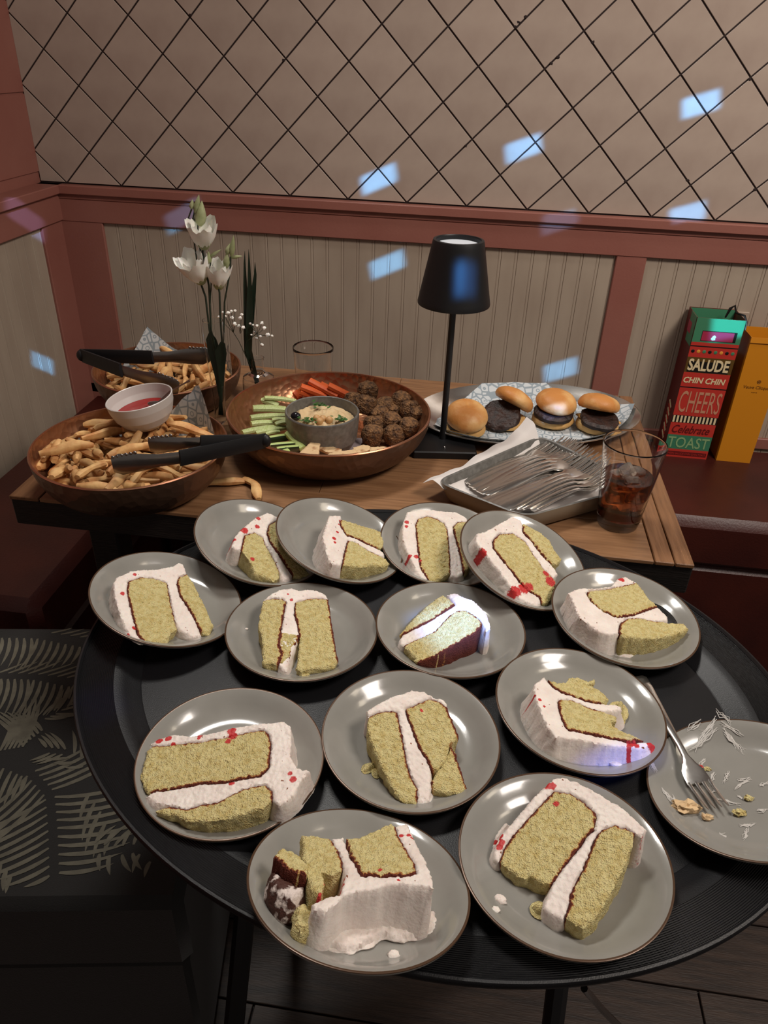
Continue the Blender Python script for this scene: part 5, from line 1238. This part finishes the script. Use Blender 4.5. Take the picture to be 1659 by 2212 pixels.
for i in range(8):
    c = ['bblack', 'bamber', 'bgreen', 'bblack', 'bgreen', 'bamber', 'bblack', 'bgreen'][i]
    MB().ball((xl + WB * (.075 + .12 * i), BY - .0008, zt_ - HB * .222), .0042, 12, 6, (1, .12, 1)).build('print_dot', M[c], t, world=True)
for i in range(12): band(.683, .732, 'bcream', 'print_stripe', .02 + i * .0825, .02 + i * .0825 + .043, .001)
band(.955, .985, 'bdark', 'print_panel', .04, .97, .0009)
def text(s, f0, f1, m, u0, u1, shear=0, name='lettering', T=None, x0=None, x1=None, z0=None, z1=None, ext=.0002, y=None, bold=0.0):
    cu = bpy.data.curves.new('t', 'FONT'); cu.body = s; cu.extrude = .01; cu.shear = shear; cu.offset = bold; cu.resolution_u = 3
    o = bpy.data.objects.new('t', cu); COL.objects.link(o); dg = bpy.context.evaluated_depsgraph_get(); dg.update()
    me = bpy.data.meshes.new_from_object(o.evaluated_get(dg)); bpy.data.objects.remove(o)
    V = np.array([v.co[:] for v in me.vertices]); mn, mx = V.min(0), V.max(0)
    X0, X1 = (xl + WB * u0, xl + WB * u1) if x0 is None else (x0, x1); ZA, ZB = (zt_ - HB * f1, zt_ - HB * f0) if z0 is None else (z0, z1); yy = BY - .0011 if y is None else y
    vs = [(X0 + (v[0] - mn[0]) / (mx[0] - mn[0]) * (X1 - X0), yy - (v[2] - mn[2]) / (mx[2] - mn[2]) * ext, ZA + (v[1] - mn[1]) / (mx[1] - mn[1]) * (ZB - ZA)) for v in V]
    fs = [tuple(p.vertices) for p in me.polygons]
    return obj(name, vs, fs, M[m], T or t, smooth=False, world=True)
text('SALUDE', .272, .355, 'bcream', .05, .92, bold=.03)
text('CHIN CHIN', .400, .442, 'bcream', .03, .93, .15, bold=.03)
text('CHEERS', .500, .655, 'bpale', .06, .96, bold=.0)
text('Celebrate', .752, .812, 'bdark', .06, .90, .35, bold=.01)
text('TOAST', .842, .925, 'btoast', .03, .96, 0, bold=.01)
text('CHEERS SALUDE CHIN CHIN TOAST', .963, .978, 'bred', .06, .95, 0)
band(.082, .15, 'bblack', 'handle_slot', .17, .90, .0008); band(.086, .147, 'bpink', 'bottle_wrap', .18, .84, .0012)
MB().ball((xl + WB * .43, BY - .0012, zt_ - HB * .128), .0055, 10, 6, (1, .1, 1), .8).build('white_mark', M['bwhite'], t, world=True)
MB().box((xl - .0004, BY + .03, zt_ - .035), (.0008, .05, .07)).build('side_print', M['bgreen'], t, smooth=False, world=True)
MB().box((xl - .0007, BY + .045, zt_ - .035), (.0008, .030, .026)).build('side_slot', M['bpink'], t, smooth=False, world=True)
for i in range(9):
    zc = BZ + .04 + i * .0105; MB().box((xl - .0005, BY + .045, zc), (.0009, .028, .005), Matrix.Rotation(.4, 3, 'X')).build('print_stripe', M['bcream' if i % 2 == 0 else 'bred'], t, smooth=False, world=True)
MB().box(((xl + xr) / 2, BY + .0855, zt_ - .03), (WB - .004, .001, .058)).build('lining', M['bgreen'], t, smooth=False, world=True)
rp = [(xr - .032, BY + .05, zt_ - .01), (xr - .026, BY + .05, zt_ + .012), (xr - .018, BY + .048, zt_ + .020), (xr - .012, BY + .045, zt_ + .004), (xr, BY + .02, zt_ + .006), (xr + .005, BY + .01, zt_ - .006), (xr + .003, BY, zt_ - .022)]
MB().tube(rp, [.002, .0035, .003, .002, .0025, .0025, .0015], 8, up=(0, 1, 0)).build('ribbon', M['bblack'], t, world=True)
yl = aty(1545, 988, BY).x + .004; yr = aty(1619, 993, BY).x + .003; zy = aty(1613, 728, BY).z
t = bag('bottle_gift_bag', yl, yr, zy, M['byellow'], 'plain amber-yellow bottle gift bag with small dark lettering', .002)
MB().box(((yl + yr) / 2, BY - .0012, zy - .006), (yr - yl + .006, .002, .012), Matrix.Rotation(-.12, 3, 'X')).build('top_fold', M['byellow'], t, smooth=False, world=True)
pz = aty(1625, 838, BY).z
text('Veuve Clicquot', 0, 0, 'bbrown', 0, 0, .1, 'lettering', t, yl + .012, yr - .006, pz - .005, pz + .006, y=BY - .0002, bold=.01)
text('REIMS', 0, 0, 'bbrown', 0, 0, 0, 'lettering', t, (yl + yr) / 2 - .007, (yl + yr) / 2 + .006, pz - .0125, pz - .0100, y=BY - .0002)
e = MB(); ex, ez = (yl + yr) / 2 + .003, pz + .016
e.lathe([(.0042, -.0003), (.0048, 0), (.0042, .0003), (.0036, 0), (.0042, -.0003)], 24, (ex, BY - .0003, ez), cap=False, R=Matrix.Rotation(PI / 2, 3, 'X'))
for k in range(5): a = 2 * PI * k / 5 + PI / 2; e.tube([(ex, BY - .0004, ez), (ex + .0048 * math.cos(a), BY - .0004, ez + .0048 * math.sin(a))], [.0012, .0003], 6, up=(0, 1, 0), ab=(1, .2))
e.build('emblem', M['bbrown'], t, world=True)

# ================================================================ MIRROR-BALL SPOTS
for px, py, pw in ((818, 388, 1), (1130, 322, .95), (1513, 226, 1), (1203, 484, .35), (1484, 464, .8), (836, 573, .9), (1210, 800, .8), (395, 472, .45)):
    beam(aty(px, py, 0), .0112, .0052, 3.2 * pw, roll=.25)
def atx(px, py, x):
    d = ray(px, py); return Vector((CAM + d * ((x - CAM[0]) / d[0])).tolist())
beam(atx(55, 470, .05), .0095, .006, 1.6, (.3, .4, 1), roll=-.2); beam(atx(93, 785, .036), .0058, .0045, 3.4, roll=-.15)
beam(LP + Vector((.018, -.048, .296)), .0062, .0075, 4, (.08, .35, 1), roll=0, soft=.5)
beam(aty(1575, 705, BY), .011, .007, 3.0, (.1, .7, 1))
beam(at(1197, 890, .79), .006, .004, 2.5, (.15, .35, 1))
beam(at(985, 1345, .80), .0125, .0095, 1.9, (.2, .4, 1), soft=.5)
beam(at(1345, 1640, .775), .0145, .006, .35, (.05, .15, 1), soft=.6)
beam(at(218, 1520, .78), .007, .007, .5, (.03, .1, 1), soft=.6)
